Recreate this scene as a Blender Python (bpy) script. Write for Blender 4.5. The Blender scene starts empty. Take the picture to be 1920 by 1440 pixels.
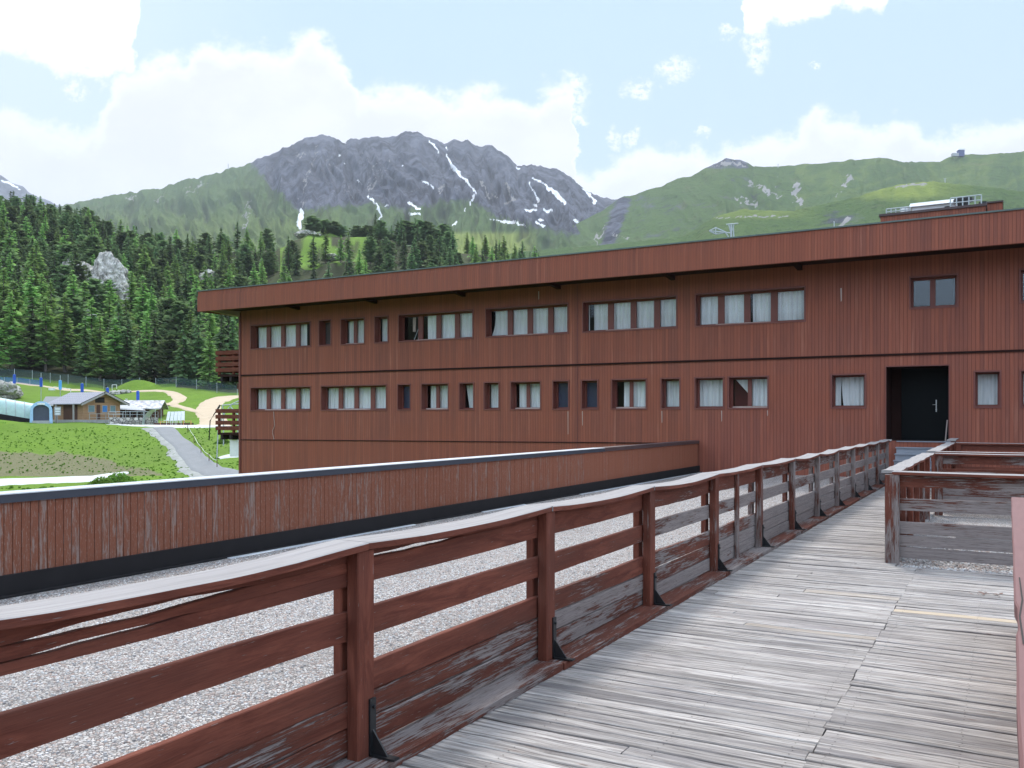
import bpy, math, random, bisect
from mathutils import Vector, Matrix, noise
R = math.radians
C = bpy.context.scene.collection
sc = bpy.context.scene
rnd = random.Random(7)

# ------------------------------------------------------------ camera
F = 1650.0; HY = 782.0; H = 1.7                 # focal length in px of a 1920 px wide frame, horizon row, eye height
TH = math.atan(925/1650); CT, ST = math.cos(TH), math.sin(TH)
cam_d = bpy.data.cameras.new('camera'); cam = bpy.data.objects.new('camera', cam_d); C.objects.link(cam)
cam.location = (0, 0, H); cam.rotation_euler = (R(90), 0, TH)
cam_d.sensor_width = 36; cam_d.lens = 36*F/1920; cam_d.shift_y = (HY-720)/1920
cam_d.clip_start = .05; cam_d.clip_end = 20000
sc.camera = cam

# ------------------------------------------------------------ light
SUN_EL, SUN_AZ = 52.0, 118.0                   # azimuth counter-clockwise from +X: front left of the camera
sdir = Vector((math.cos(R(SUN_EL))*math.cos(R(SUN_AZ)), math.cos(R(SUN_EL))*math.sin(R(SUN_AZ)), math.sin(R(SUN_EL))))
sl = bpy.data.lights.new('sun', 'SUN'); sl.energy = 2.4; sl.angle = R(9); sl.color = (1, .96, .9)
so = bpy.data.objects.new('sun', sl); C.objects.link(so); so.rotation_euler = sdir.to_track_quat('Z', 'Y').to_euler()
sc.view_settings.view_transform = 'Standard'; sc.view_settings.look = 'None'
sc.view_settings.exposure = 0.6; sc.view_settings.gamma = 1

# ------------------------------------------------------------ node helper
class NT:
    def __init__(s, tree): s.t = tree; s.n = tree.nodes; s.l = tree.links
    def node(s, typ, ins=None, **kw):
        n = s.n.new(typ)
        for k, v in kw.items(): setattr(n, k, v)
        for k, v in (ins or {}).items(): s.set(n.inputs[k], v)
        return n
    def set(s, sock, v):
        if hasattr(v, 'bl_idname') and hasattr(v, 'is_linked'): s.l.new(v, sock)
        elif hasattr(v, 'outputs'): s.l.new(v.outputs[0], sock)
        else:
            if sock.type == 'RGBA' and isinstance(v, (tuple, list)) and len(v) == 3: v = (*v, 1)
            sock.default_value = v
    def m(s, op, a, b=0, c=0, clamp=False):
        n = s.n.new('ShaderNodeMath'); n.operation = op; n.use_clamp = clamp
        for i, v in enumerate((a, b, c)): s.set(n.inputs[i], v)
        return n.outputs[0]
    def vm(s, op, a, b=(0, 0, 0), out=0):
        n = s.n.new('ShaderNodeVectorMath'); n.operation = op
        s.set(n.inputs[0], a); s.set(n.inputs[1], b); return n.outputs[out]
    def mix(s, f, a, b, mode='MIX'):
        n = s.n.new('ShaderNodeMix'); n.data_type = 'RGBA'; n.blend_type = mode
        s.set(n.inputs[0], f); s.set(n.inputs[6], a); s.set(n.inputs[7], b); return n.outputs[2]
    def noise(s, vec, scale=1, detail=4, rough=.55, dist=0, out=0):
        n = s.node('ShaderNodeTexNoise', {'Scale': scale, 'Detail': detail, 'Roughness': rough, 'Distortion': dist})
        if vec is not None: s.set(n.inputs['Vector'], vec)
        return n.outputs[out]
    def mul(s, vec, v): return s.vm('MULTIPLY', vec, v)
    def step(s, x, a, b):                       # smoothstep
        n = s.node('ShaderNodeMapRange', {'Value': x, 'From Min': a, 'From Max': b}, interpolation_type='SMOOTHSTEP')
        return n.outputs[0]
    def sep(s, v):
        n = s.node('ShaderNodeSeparateXYZ', {0: v}); return n.outputs
    def sepc(s, v):
        n = s.node('ShaderNodeSeparateColor', {0: v}); return n.outputs
    def comb(s, x, y, z): return s.node('ShaderNodeCombineXYZ', {0: x, 1: y, 2: z}).outputs[0]
    def attr(s, name): return s.node('ShaderNodeAttribute', attribute_name=name).outputs[0]
    def bump(s, h, strength=.5, dist=.01): return s.node('ShaderNodeBump', {'Height': h, 'Strength': strength, 'Distance': dist}).outputs[0]

def mat(name, fn=None, color=None, rough=.7, metal=0.0, spec=.5):
    m = bpy.data.materials.new(name); m.use_nodes = True
    t = NT(m.node_tree); b = m.node_tree.nodes['Principled BSDF']
    b.inputs['Roughness'].default_value = rough; b.inputs['Metallic'].default_value = metal
    b.inputs['Specular IOR Level'].default_value = spec
    if color is not None:
        tc = t.node('ShaderNodeTexCoord').outputs['Object']
        nz = t.noise(tc, 3, 5, .6)
        v = t.m('MULTIPLY_ADD', nz, .5, .75)
        col = t.node('ShaderNodeHueSaturation', {'Color': (*color, 1), 'Value': v}).outputs[0]
        t.set(b.inputs['Base Color'], col)
    if fn:
        r = fn(t)
        for k, v in r.items(): t.set(b.inputs[k], v)
    return m

# ------------------------------------------------------------ world: pale summer sky with cumulus
def build_world():
    w = bpy.data.worlds.new('World'); sc.world = w; w.use_nodes = True
    t = NT(w.node_tree); bg = w.node_tree.nodes['Background']
    sky = t.node('ShaderNodeTexSky', sky_type='NISHITA', sun_disc=False, sun_elevation=R(SUN_EL), sun_rotation=R(90-SUN_AZ), air_density=1.0, dust_density=1.2, altitude=2000)
    g = t.node('ShaderNodeTexCoord').outputs['Generated']
    # azimuth (degrees, 0 = due north of the valley) and elevation tangent of the viewing direction
    lat = t.vm('DOT_PRODUCT', g, (CT, ST, 0), out=1); fwd = t.vm('DOT_PRODUCT', g, (-ST, CT, 0), out=1); z = t.sep(g)[2]
    fw = t.m('MAXIMUM', fwd, .05)
    u = t.m('DIVIDE', lat, fw); v = t.m('DIVIDE', z, fw)
    px = t.m('MULTIPLY_ADD', u, F, 960.0); py = t.m('MULTIPLY_ADD', v, -F, HY)
    p = t.comb(px, py, 0)
    n1 = t.noise(t.mul(p, (.011, .013, 1)), 1, 8, .62); n2 = t.noise(t.mul(p, (.03, .035, 1)), 1, 7, .65)
    n3 = t.noise(t.vm('ADD', t.mul(p, (.0125, .0125, 1)), (7, 3, 2)), 1, 7, .6)
    vor = t.node('ShaderNodeTexVoronoi', {'Vector': t.vm('ADD', t.mul(p, (.028, .034, 1)), t.mul(t.noise(t.mul(p, (.02, .02, 1)), 1, 3, .5, out=1), (.6, .6, 0))), 'Scale': 1.0}, feature='SMOOTH_F1').outputs[0]
    n5 = t.noise(t.mul(p, (.07, .08, 1)), 1, 7, .7)
    wx = t.m('MULTIPLY_ADD', t.m('SUBTRACT', n3, .5), 90.0, px)
    wy = t.m('ADD', py, t.m('MULTIPLY', t.m('SUBTRACT', n1, .5), 95.0))
    wy = t.m('ADD', wy, t.m('MULTIPLY', t.m('SUBTRACT', n2, .5), 45.0))
    wy = t.m('SUBTRACT', wy, t.m('MULTIPLY', t.m('SUBTRACT', vor, .4), 26.0))
    def curve(pts, x):
        n = t.n.new('ShaderNodeFloatCurve'); cu = n.mapping.curves[0]
        pts = [((a+300)/2600, (b+200)/1000) for a, b in pts]
        while len(cu.points) < len(pts): cu.points.new(.5, .5)
        for q, (a, b) in zip(cu.points, pts): q.location = (a, b); q.handle_type = 'VECTOR'
        n.mapping.update()
        t.set(n.inputs['Value'], t.m('DIVIDE', t.m('ADD', x, 300.0), 2600.0))
        return t.m('MULTIPLY_ADD', n.outputs[0], 1000.0, -200.0)
    top = curve([(-300, 190), (0, 205), (90, 235), (150, 262), (190, 225), (215, 160), (240, 120), (300, 112), (360, 108), (385, 78), (440, 82), (480, 98), (525, 96), (560, 66), (600, 66), (640, 105), (665, 165), (760, 165), (850, 175), (900, 162), (1000, 190), (1030, 165), (1050, 150), (1072, 150), (1086, 330), (1110, 322), (1180, 285), (1260, 278), (1340, 288), (1400, 268), (1470, 255), (1500, 226), (1530, 194), (1560, 228), (1640, 250), (1690, 222), (1750, 258), (1850, 240), (1920, 232), (2100, 200), (2300, 240)], wx)
    wy = t.m('ADD', wy, t.m('MULTIPLY', t.m('SUBTRACT', n5, .5), 22.0)); bank = t.step(t.m('SUBTRACT', wy, top), -18, 20)
    bot = curve([(-300, 60), (0, 105), (70, 108), (120, 140), (190, 158), (215, 150), (240, 125), (262, 60), (280, -120), (700, -190), (1340, -190), (1385, -40), (1395, 60), (1425, 62), (1445, 42), (1530, 44), (1570, 12), (1600, 22), (1650, 30), (1690, -30), (1800, -60), (2300, -60)], wx)
    cap = t.step(t.m('SUBTRACT', bot, wy), -8, 14)
    m = t.m('MAXIMUM', bank, cap)
    for (cx, cy, rx, ry) in ((1198, 170, 34, 20), (1262, 131, 30, 18), (1155, 252, 16, 22), (1190, 255, 12, 14), (1090, 228, 16, 9), (1420, 92, 22, 34), (1075, 165, 30, 22), (1050, 200, 48, 28), (135, 166, 22, 14), (1370, 60, 20, 14), (1320, 248, 18, 8), (1525, 124, 10, 5)):
        e = t.m('ADD', t.m('POWER', t.m('ABSOLUTE', t.m('DIVIDE', t.m('SUBTRACT', wx, float(cx)), float(rx))), 2), t.m('POWER', t.m('ABSOLUTE', t.m('DIVIDE', t.m('SUBTRACT', wy, float(cy)), float(ry))), 2))
        e = t.m('MULTIPLY_ADD', t.m('SUBTRACT', n2, .5), 2.6, e)
        m = t.m('MAXIMUM', m, t.m('MULTIPLY', t.m('MULTIPLY', t.step(e, 1.9, .0), t.step(n5, .36, .58)), .9))
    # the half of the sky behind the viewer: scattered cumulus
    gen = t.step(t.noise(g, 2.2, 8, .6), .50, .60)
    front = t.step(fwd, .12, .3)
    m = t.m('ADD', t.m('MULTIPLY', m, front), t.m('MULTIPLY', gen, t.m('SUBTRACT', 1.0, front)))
    K = 1/2**sc.view_settings.exposure
    skyc = t.mix(.88, t.vm('SCALE', sky.outputs[0], (0, 0, 0)), (.52*K, .765*K, 1.06*K))
    sca = [n for n in t.n if n.type == 'VECT_MATH' and n.operation == 'SCALE'][-1]; sca.inputs[3].default_value = .10
    hz = t.step(px, 700, 0); skyc = t.mix(t.m('MULTIPLY', t.m('MULTIPLY', hz, front), .7), skyc, (.82*K, .975*K, 1.05*K))
    lowhz = t.step(z, .28, .05); skyc = t.mix(t.m('MULTIPLY', lowhz, .30), skyc, (.78*K, .93*K, 1.06*K))
    sh = t.noise(t.mul(p, (.004, .006, 1)), 1, 6, .6)
    cl = t.mix(t.step(sh, .35, .68), (.95*K, .93*K, 1.02*K), (1.10*K, 1.07*K, 1.14*K))
    cl = t.mix(t.step(t.m('SUBTRACT', wy, top), 60, 0), cl, (1.25*K, 1.25*K, 1.27*K))
    # gain added to unseen sky behind and overhead, to brighten facade and deck
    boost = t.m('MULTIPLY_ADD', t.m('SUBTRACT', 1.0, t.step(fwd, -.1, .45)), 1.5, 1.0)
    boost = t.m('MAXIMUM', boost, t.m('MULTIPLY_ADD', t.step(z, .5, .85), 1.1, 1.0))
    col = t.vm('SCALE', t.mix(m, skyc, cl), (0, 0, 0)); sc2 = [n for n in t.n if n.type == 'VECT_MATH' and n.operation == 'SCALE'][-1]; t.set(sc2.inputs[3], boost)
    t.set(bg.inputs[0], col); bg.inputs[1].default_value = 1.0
build_world()

# ------------------------------------------------------------ mapping helpers (survey of the place from the viewpoint)
def W(px, py, d):
    u = (px-960)/F; return Vector(((u*CT-ST)*d, (u*ST+CT)*d, H+(HY-py)/F*d))
def XY(px, d): v = W(px, HY, d); return v.x, v.y
def onY(px, Y): u = (px-960)/F; return (u*CT-ST)*Y/(u*ST+CT)
def interp(pts, x):
    if x <= pts[0][0]: return pts[0][1]
    for i in range(1, len(pts)):
        if x <= pts[i][0]:
            a, b = pts[i-1], pts[i]; f = (x-a[0])/(b[0]-a[0]); return a[1]+(b[1]-a[1])*f
    return pts[-1][1]

# ------------------------------------------------------------ mesh builder
class MB:
    def __init__(s): s.v = []; s.f = []; s.uv = []; s.col = []; s.mi = []
    def face(s, idx, uv=None, col=(0, 0, 0, 1), mi=0):
        s.f.append(idx); s.uv.append(uv or [(0, 0)]*len(idx)); s.col.append(col); s.mi.append(mi)
    def poly(s, pts, col=(0, 0, 0, 1), mi=0, uv=None):
        b = len(s.v); s.v += [tuple(p) for p in pts]; s.face(list(range(b, b+len(pts))), uv or [(p[0], p[2]) for p in pts], col, mi)
    def hexa(s, P, col=(0, 0, 0, 1), mi=0):      # P: 8 corners, bottom 0-3 ccw, top 4-7
        b = len(s.v); s.v += [tuple(p) for p in P]
        for q in ((3, 2, 1, 0), (4, 5, 6, 7), (0, 1, 5, 4), (1, 2, 6, 5), (2, 3, 7, 6), (3, 0, 4, 7)):
            o = Vector(P[q[0]]); e = Vector(P[q[1]])-o; f = Vector(P[q[3]])-o; le, lf = e.length, f.length
            uv = [(0, 0), (le, 0), (le, lf), (0, lf)] if le >= lf else [(0, 0), (0, le), (lf, le), (lf, 0)]
            s.face([b+i for i in q], uv, col, mi)
    def box(s, x0, x1, y0, y1, z0, z1, col=(0, 0, 0, 1), mi=0):
        s.hexa([(x0, y0, z0), (x1, y0, z0), (x1, y1, z0), (x0, y1, z0), (x0, y0, z1), (x1, y0, z1), (x1, y1, z1), (x0, y1, z1)], col, mi)
    def sweep(s, secs, col=(0, 0, 0, 1), mi=0, closed=True, uo=0.0, caps=True, vo=0.0):   # secs: list of rings of points, smooth list along u
        b = len(s.v); n = len(secs[0])
        for r in secs: s.v += [tuple(p) for p in r]
        L = uo; 
        per = [vo]
        for j in range(n): per.append(per[-1]+(Vector(secs[0][(j+1) % n])-Vector(secs[0][j])).length)
        for i in range(len(secs)-1):
            dl = (Vector(secs[i+1][0])-Vector(secs[i][0])).length
            for j in range(n if closed else n-1):
                k = (j+1) % n
                s.face([b+i*n+j, b+(i+1)*n+j, b+(i+1)*n+k, b+i*n+k], [(L, per[j]), (L+dl, per[j]), (L+dl, per[j+1]), (L, per[j+1])], col, mi)
            L += dl
        if caps and closed:
            s.face([b+j for j in range(n)], [(0, 0)]*n, col, mi)
            e = b+(len(secs)-1)*n; s.face([e+j for j in reversed(range(n))], [(0, 0)]*n, col, mi)
    def tube(s, pts, r, n=6, col=(0, 0, 0, 1), mi=0):
        pts = [Vector(p) for p in pts]; secs = []
        for i, p in enumerate(pts):
            d = (pts[min(i+1, len(pts)-1)]-pts[max(i-1, 0)]).normalized()
            a = d.cross(Vector((0, 0, 1)) if abs(d.z) < .9 else Vector((1, 0, 0))).normalized(); b = d.cross(a)
            rr = r[i] if isinstance(r, (list, tuple)) else r
            secs.append([p+a*math.cos(k*2*math.pi/n)*rr+b*math.sin(k*2*math.pi/n)*rr for k in range(n)])
        s.sweep(secs, col, mi)
    def build(s, name, mats, parent=None, smooth=False, world=True):
        me = bpy.data.meshes.new(name)
        off = Vector((0, 0, 0))
        if parent is not None and world:
            off = parent.location.copy()
            if parent.parent is not None: off += parent.parent.location
        me.from_pydata([tuple(Vector(p)-off) for p in s.v], [], s.f)
        me.uv_layers.new(name='UVMap'); me.color_attributes.new('bd', 'FLOAT_COLOR', 'CORNER')
        uv = me.uv_layers['UVMap'].data; ca = me.color_attributes['bd'].data
        k = 0
        for i, f in enumerate(s.f):
            for j in range(len(f)):
                uv[k].uv = s.uv[i][j]; ca[k].color = s.col[i]; k += 1
        for m in (mats if isinstance(mats, (list, tuple)) else [mats]): me.materials.append(m)
        for p, mi in zip(me.polygons, s.mi): p.material_index = mi; p.use_smooth = smooth
        me.update()
        o = bpy.data.objects.new(name, me); C.objects.link(o)
        if parent is not None: o.parent = parent
        return o
def fix_normals(o):
    import bmesh
    bm = bmesh.new(); bm.from_mesh(o.data); bmesh.ops.recalc_face_normals(bm, faces=bm.faces); bm.to_mesh(o.data); bm.free(); return o
def empty(name, loc=(0, 0, 0), rz=0):
    o = bpy.data.objects.new(name, None); C.objects.link(o); o.location = loc; o.rotation_euler = (0, 0, rz); o.empty_display_size = .2; return o
def tag(o, label=None, cat=None, group=None, kind=None):
    if label: o['label'] = label
    if cat: o['category'] = cat
    if group: o['group'] = group
    if kind: o['kind'] = kind
    return o

# ------------------------------------------------------------ materials
def uvn(t): return t.node('ShaderNodeUVMap', uv_map='UVMap').outputs[0]
def f_paintwood(t):                               # old red-brown paint flaking off grey softwood
    uv = uvn(t); bd = t.sepc(t.attr('bd')); off = t.m('MULTIPLY', bd[0], 37.0)
    uv = t.vm('ADD', uv, t.comb(off, off, 0))
    grain = t.noise(t.mul(uv, (1.6, 60, 1)), 1, 4, .6, .3); fine = t.noise(t.mul(uv, (7, 220, 1)), 1, 2, .6)
    patch = t.noise(t.mul(uv, (1.9, 12, 1)), 1, 6, .68, .8)
    flake = t.noise(t.mul(uv, (3.6, 75, 1)), 1, 6, .74, .6)
    big = t.noise(t.mul(uv, (.9, 3, 1)), 1, 2, .5)
    s = t.m('ADD', t.m('ADD', t.m('MULTIPLY', patch, .30), t.m('MULTIPLY', flake, .48)), t.m('MULTIPLY', big, .40))
    s = t.m('MULTIPLY_ADD', t.m('SUBTRACT', bd[1], .5), .52, s)
    peel = t.step(s, .70, .735)
    worn = t.step(s, .55, .74)
    fleck = t.step(t.noise(t.mul(uv, (9, 110, 1)), 1, 3, .6), .665, .70)
    paint = t.mix(t.step(patch, .3, .7), (.100, .028, .018), (.215, .068, .043))
    paint = t.mix(t.step(big, .4, .7), paint, t.mix(grain, (.085, .028, .019), (.17, .057, .038)))
    paint = t.mix(t.m('MULTIPLY', worn, .55), paint, (.085, .034, .024))
    paint = t.mix(t.m('MULTIPLY', t.step(fine, .5, .75), .35), paint, (.05, .018, .012))
    wood = t.mix(grain, (.115, .090, .082), (.34, .29, .275))
    wood = t.mix(t.step(fine, .55, .72), wood, (.055, .04, .036))
    wood = t.mix(bd[2], wood, t.mix(grain, (.17, .155, .15), (.43, .40, .39)))
    peel = t.m('MAXIMUM', peel, t.m('MULTIPLY', bd[2], t.step(s, .38, .46)))
    peel = t.m('MAXIMUM', peel, t.m('MULTIPLY', fleck, .8))
    col = t.mix(peel, paint, wood)
    h = t.m('ADD', t.m('MULTIPLY', t.m('SUBTRACT', 1.0, peel), .5), t.m('MULTIPLY', grain, .5))
    return {'Base Color': col, 'Roughness': t.m('MULTIPLY_ADD', peel, .15, .78), 'Normal': t.bump(h, .7, .008)}
M_wood = mat('weathered_red_paint', f_paintwood, spec=.18)

def f_deck(t):
    uv0 = uvn(t); bd = t.sepc(t.attr('bd')); off = t.m('MULTIPLY', bd[0], 53.0)
    uv = t.vm('ADD', uv0, t.comb(off, off, 0))
    wob = t.mul(t.noise(t.mul(uv, (2.5, 6, 1)), 1, 2, .5, out=1), (.0, .03, 0)); uvw = t.vm('ADD', uv, wob)
    grain = t.noise(t.mul(uvw, (1.3, 38, 1)), 1, 5, .62, .2); fine = t.noise(t.mul(uvw, (3.2, 120, 1)), 1, 4, .65)
    broad = t.noise(t.mul(uv, (.7, 9, 1)), 1, 4, .6)
    pos = t.node('ShaderNodeTexCoord').outputs['Object']
    dirt = t.noise(t.mul(pos, (.35, .9, 1)), 1, 5, .62)
    kn = t.node('ShaderNodeTexVoronoi', {'Vector': t.mul(uv, (2.3, 9, 1)), 'Scale': 1.0}, feature='F1').outputs[0]
    knot = t.step(kn, .085, .02); ring = t.step(kn, .17, .07)
    a = t.mix(t.step(grain, .26, .70), (.165, .143, .130), (.49, .45, .42))
    a = t.mix(t.step(broad, .46, .68), a, (.19, .172, .17))
    a = t.mix(t.m('MULTIPLY', t.step(fine, .50, .64), .85), a, (.10, .085, .08))
    a = t.mix(t.m('MULTIPLY', t.step(grain, .40, .31), .85), a, (.07, .058, .055))
    a = t.mix(t.m('MULTIPLY', t.step(dirt, .5, .72), .42), a, (.22, .195, .19))
    a = t.mix(t.m('MULTIPLY', ring, .4), a, (.30, .24, .21)); a = t.mix(t.m('MULTIPLY', knot, .8), a, (.12, .08, .065))
    a = t.node('ShaderNodeHueSaturation', {'Color': a, 'Value': t.m('MULTIPLY_ADD', bd[1], .42, .79)}).outputs[0]
    new = t.mix(grain, (.36, .28, .20), (.54, .44, .33)); a = t.mix(bd[2], a, new)
    return {'Base Color': a, 'Roughness': .72, 'Normal': t.bump(t.m('ADD', grain, t.m('MULTIPLY', fine, .6)), .9, .008)}
M_deck = mat('grey_deck_boards', f_deck, spec=.25)

def f_gravel(t):
    p = t.node('ShaderNodeTexCoord').outputs['Object']
    v = t.node('ShaderNodeTexVoronoi', {'Vector': p, 'Scale': 44.0}, feature='F1'); e = t.node('ShaderNodeTexVoronoi', {'Vector': p, 'Scale': 44.0}, feature='DISTANCE_TO_EDGE').outputs[0]
    v2 = t.node('ShaderNodeTexVoronoi', {'Vector': p, 'Scale': 75.0}, feature='F1')
    ch = t.sepc(v.outputs['Color'])
    c = t.mix(ch[0], (.19, .168, .155), (.60, .56, .53)); c = t.mix(t.m('MULTIPLY', t.step(ch[1], .6, .95), .7), c, (.40, .27, .22))
    c = t.mix(t.m('MULTIPLY', t.step(t.sepc(v2.outputs['Color'])[0], .7, .9), .6), c, (.66, .645, .63))
    c = t.mix(t.step(e, .16, .0), c, (.10, .085, .08))
    big = t.noise(t.mul(p, (1, .4, 1)), .7, 5, .65); c = t.mix(t.m('MULTIPLY', t.step(big, .45, .68), .45), c, (.20, .18, .165))
    h = t.m('SUBTRACT', 1.0, v.outputs[0])
    return {'Base Color': c, 'Roughness': .85, 'Normal': t.bump(h, 1.0, .02)}
M_gravel = mat('roof_gravel', f_gravel)

def f_clad(t, axis=0, w=.1):                     # vertical board cladding, thin stained coat
    p = t.node('ShaderNodeTexCoord').outputs['Object']; s = t.sep(p); x = t.m('DIVIDE', s[axis], w)
    fr = t.m('FRACT', x); ix = t.m('FLOOR', x)
    wn = t.node('ShaderNodeTexWhiteNoise', {'W': ix}, noise_dimensions='1D').outputs[0]
    line = t.m('MINIMUM', t.step(fr, 0.0, .10), t.step(fr, 1.0, .93))
    q = t.comb(t.m('MULTIPLY', x, 4.0), t.m('MULTIPLY', ix, 3.1), t.m('MULTIPLY', s[2], .9))
    streak = t.noise(q, 1, 4, .6); big = t.noise(t.mul(p, (.25, .25, .5)), 1, 4, .6)
    fl = t.m('MULTIPLY_ADD', t.step(s[2], 1.1, .0), .05, t.noise(t.comb(t.m('MULTIPLY', x, 2.2), ix, t.m('MULTIPLY', s[2], 1.5)), 1, 6, .7))
    run = t.noise(t.comb(t.m('MULTIPLY', x, .55), ix, t.m('MULTIPLY', s[2], .28)), 1, 5, .65)
    c = t.mix(streak, (.220, .067, .043), (.350, .122, .078))
    c = t.mix(t.m('MULTIPLY', wn, .55), c, (.165, .065, .052))
    c = t.mix(t.m('MULTIPLY', t.step(run, .50, .72), .50), c, (.115, .045, .040)); c = t.mix(t.m('MULTIPLY', t.step(run, .46, .30), .40), c, (.40, .17, .115))
    c = t.mix(t.m('MULTIPLY', t.step(big, .42, .66), .45), c, (.27, .082, .048))
    c = t.mix(t.m('MULTIPLY', t.step(s[2], 1.6, -.8), .45), c, (.33, .092, .045))
    c = t.mix(t.m('MULTIPLY', t.step(fl, .73, .82), .7), c, (.50, .36, .29))
    c = t.mix(t.m('MULTIPLY', t.m('SUBTRACT', 1.0, line), .62), c, (.07, .022, .016))
    return {'Base Color': c, 'Roughness': .62, 'Normal': t.bump(t.m('ADD', line, t.m('MULTIPLY', streak, .15)), .6, .012)}
M_clad = mat('red_brown_cladding', f_clad, spec=.15)
M_cladY = mat('red_brown_side_cladding', lambda t: f_clad(t, 1), spec=.3)
M_fascia = mat('fascia_cladding', lambda t: f_clad(t, 0, .085), spec=.15)

def f_parapet(t):
    uv = uvn(t); bd = t.sepc(t.attr('bd')); off = t.m('MULTIPLY', bd[0], 91.0); uv = t.vm('ADD', uv, t.comb(off, off, 0))
    grain = t.noise(t.mul(uv, (3, 70, 1)), 1, 4, .6); fl = t.noise(t.mul(uv, (3.6, 34, 1)), 1, 7, .74, .5); big = t.noise(t.mul(uv, (.6, 1, 1)), 1, 2)
    s = t.m('MULTIPLY_ADD', t.m('SUBTRACT', bd[1], .5), .34, t.m('ADD', t.m('MULTIPLY', fl, .8), t.m('MULTIPLY', big, .2)))
    c = t.mix(grain, (.135, .050, .031), (.255, .094, .056)); c = t.mix(bd[2], c, (.30, .110, .066))
    c = t.mix(t.m('MULTIPLY', t.step(s, .50, .66), .6), c, (.20, .10, .065))
    c = t.mix(t.m('MULTIPLY', t.step(s, .555, .63), .8), c, t.mix(grain, (.15, .10, .085), (.36, .29, .26)))
    sp = t.noise(t.mul(uv, (16, 90, 1)), 1, 4, .7); c = t.mix(t.m('MULTIPLY', t.m('MULTIPLY', t.step(sp, .56, .66), t.step(bd[1], .2, .5)), .6), c, (.36, .27, .23))
    return {'Base Color': c, 'Roughness': .75, 'Normal': t.bump(t.m('ADD', grain, fl), .5, .006)}
M_par = mat('flaking_parapet_boards', f_parapet, spec=.12)
M_flash = mat('dark_grey_flashing', color=(.050, .054, .068), rough=.55, spec=.25)
M_flashL = mat('pale_metal_edge', color=(.62, .65, .68), rough=.35, metal=.3)
M_brownflash = mat('brown_flashing', color=(.075, .045, .045), rough=.55)
M_bit = mat('black_bitumen', color=(.020, .018, .019), rough=.8, spec=.15)
M_black = mat('black_steel', color=(.012, .013, .015), rough=.45)
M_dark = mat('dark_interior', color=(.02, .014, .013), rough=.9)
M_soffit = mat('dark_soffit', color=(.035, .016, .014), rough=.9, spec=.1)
M_beam = mat('pale_beam_end', color=(.30, .24, .22), rough=.8)
M_trim = mat('window_trim', color=(.16, .045, .033), rough=.55)
M_sill = mat('pale_sill', color=(.42, .33, .29), rough=.6)
M_door = mat('black_door', color=(.004, .0055, .0065), rough=.5, spec=.15)
M_steel = mat('brushed_steel', color=(.55, .56, .58), rough=.3, metal=.9)
M_galv = mat('galvanised_steel', color=(.42, .45, .46), rough=.5, metal=.5)
M_white = mat('white_paint', color=(.78, .78, .78), rough=.5)
M_greyp = mat('grey_stair_paint', lambda t: {'Base Color': t.mix(t.noise(t.mul(t.node('ShaderNodeTexCoord').outputs['Object'], (3, 30, 30)), 1, 4, .6), (.19, .20, .23), (.31, .33, .37))}, rough=.7)
M_blind = mat('blue_blind', color=(.035, .045, .085), rough=.8)
def f_curtain(t):
    p = t.node('ShaderNodeTexCoord').outputs['Object']; n = t.noise(t.mul(p, (28, 1, 1.2)), 1, 3, .5)
    r = t.node('ShaderNodeObjectInfo').outputs['Random']; c = t.mix(n, (.50, .55, .56), (.86, .90, .91))
    return {'Base Color': t.mix(t.m('MULTIPLY', r, .40), c, (.52, .53, .52)), 'Roughness': .9}
M_curt = mat('sheer_white_curtain', f_curtain)
M_redc = mat('dark_red_cloth', color=(.10, .02, .02), rough=.9)
def glass(name, tint=(1, 1, 1), refl=1.0):
    m = bpy.data.materials.new(name); m.use_nodes = True; t = NT(m.node_tree); m.node_tree.nodes.remove(m.node_tree.nodes['Principled BSDF'])
    out = m.node_tree.nodes['Material Output']
    fr = t.node('ShaderNodeFresnel', {'IOR': 1.5}).outputs[0]; fr = t.m('MULTIPLY', fr, t.m('SUBTRACT', 1.0, t.node('ShaderNodeNewGeometry').outputs['Backfacing']))
    mx = t.node('ShaderNodeMixShader', {0: t.m('MULTIPLY', fr, refl, clamp=True), 1: t.node('ShaderNodeBsdfTransparent', {'Color': (*tint, 1)}), 2: t.node('ShaderNodeBsdfGlossy', {'Roughness': .03, 'Color': (1, 1, 1, 1)})})
    t.l.new(mx.outputs[0], out.inputs[0]); return m
M_glass = glass('window_glass'); M_glassR = glass('reflective_glass', (.6, .66, .72), 2.4)

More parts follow.
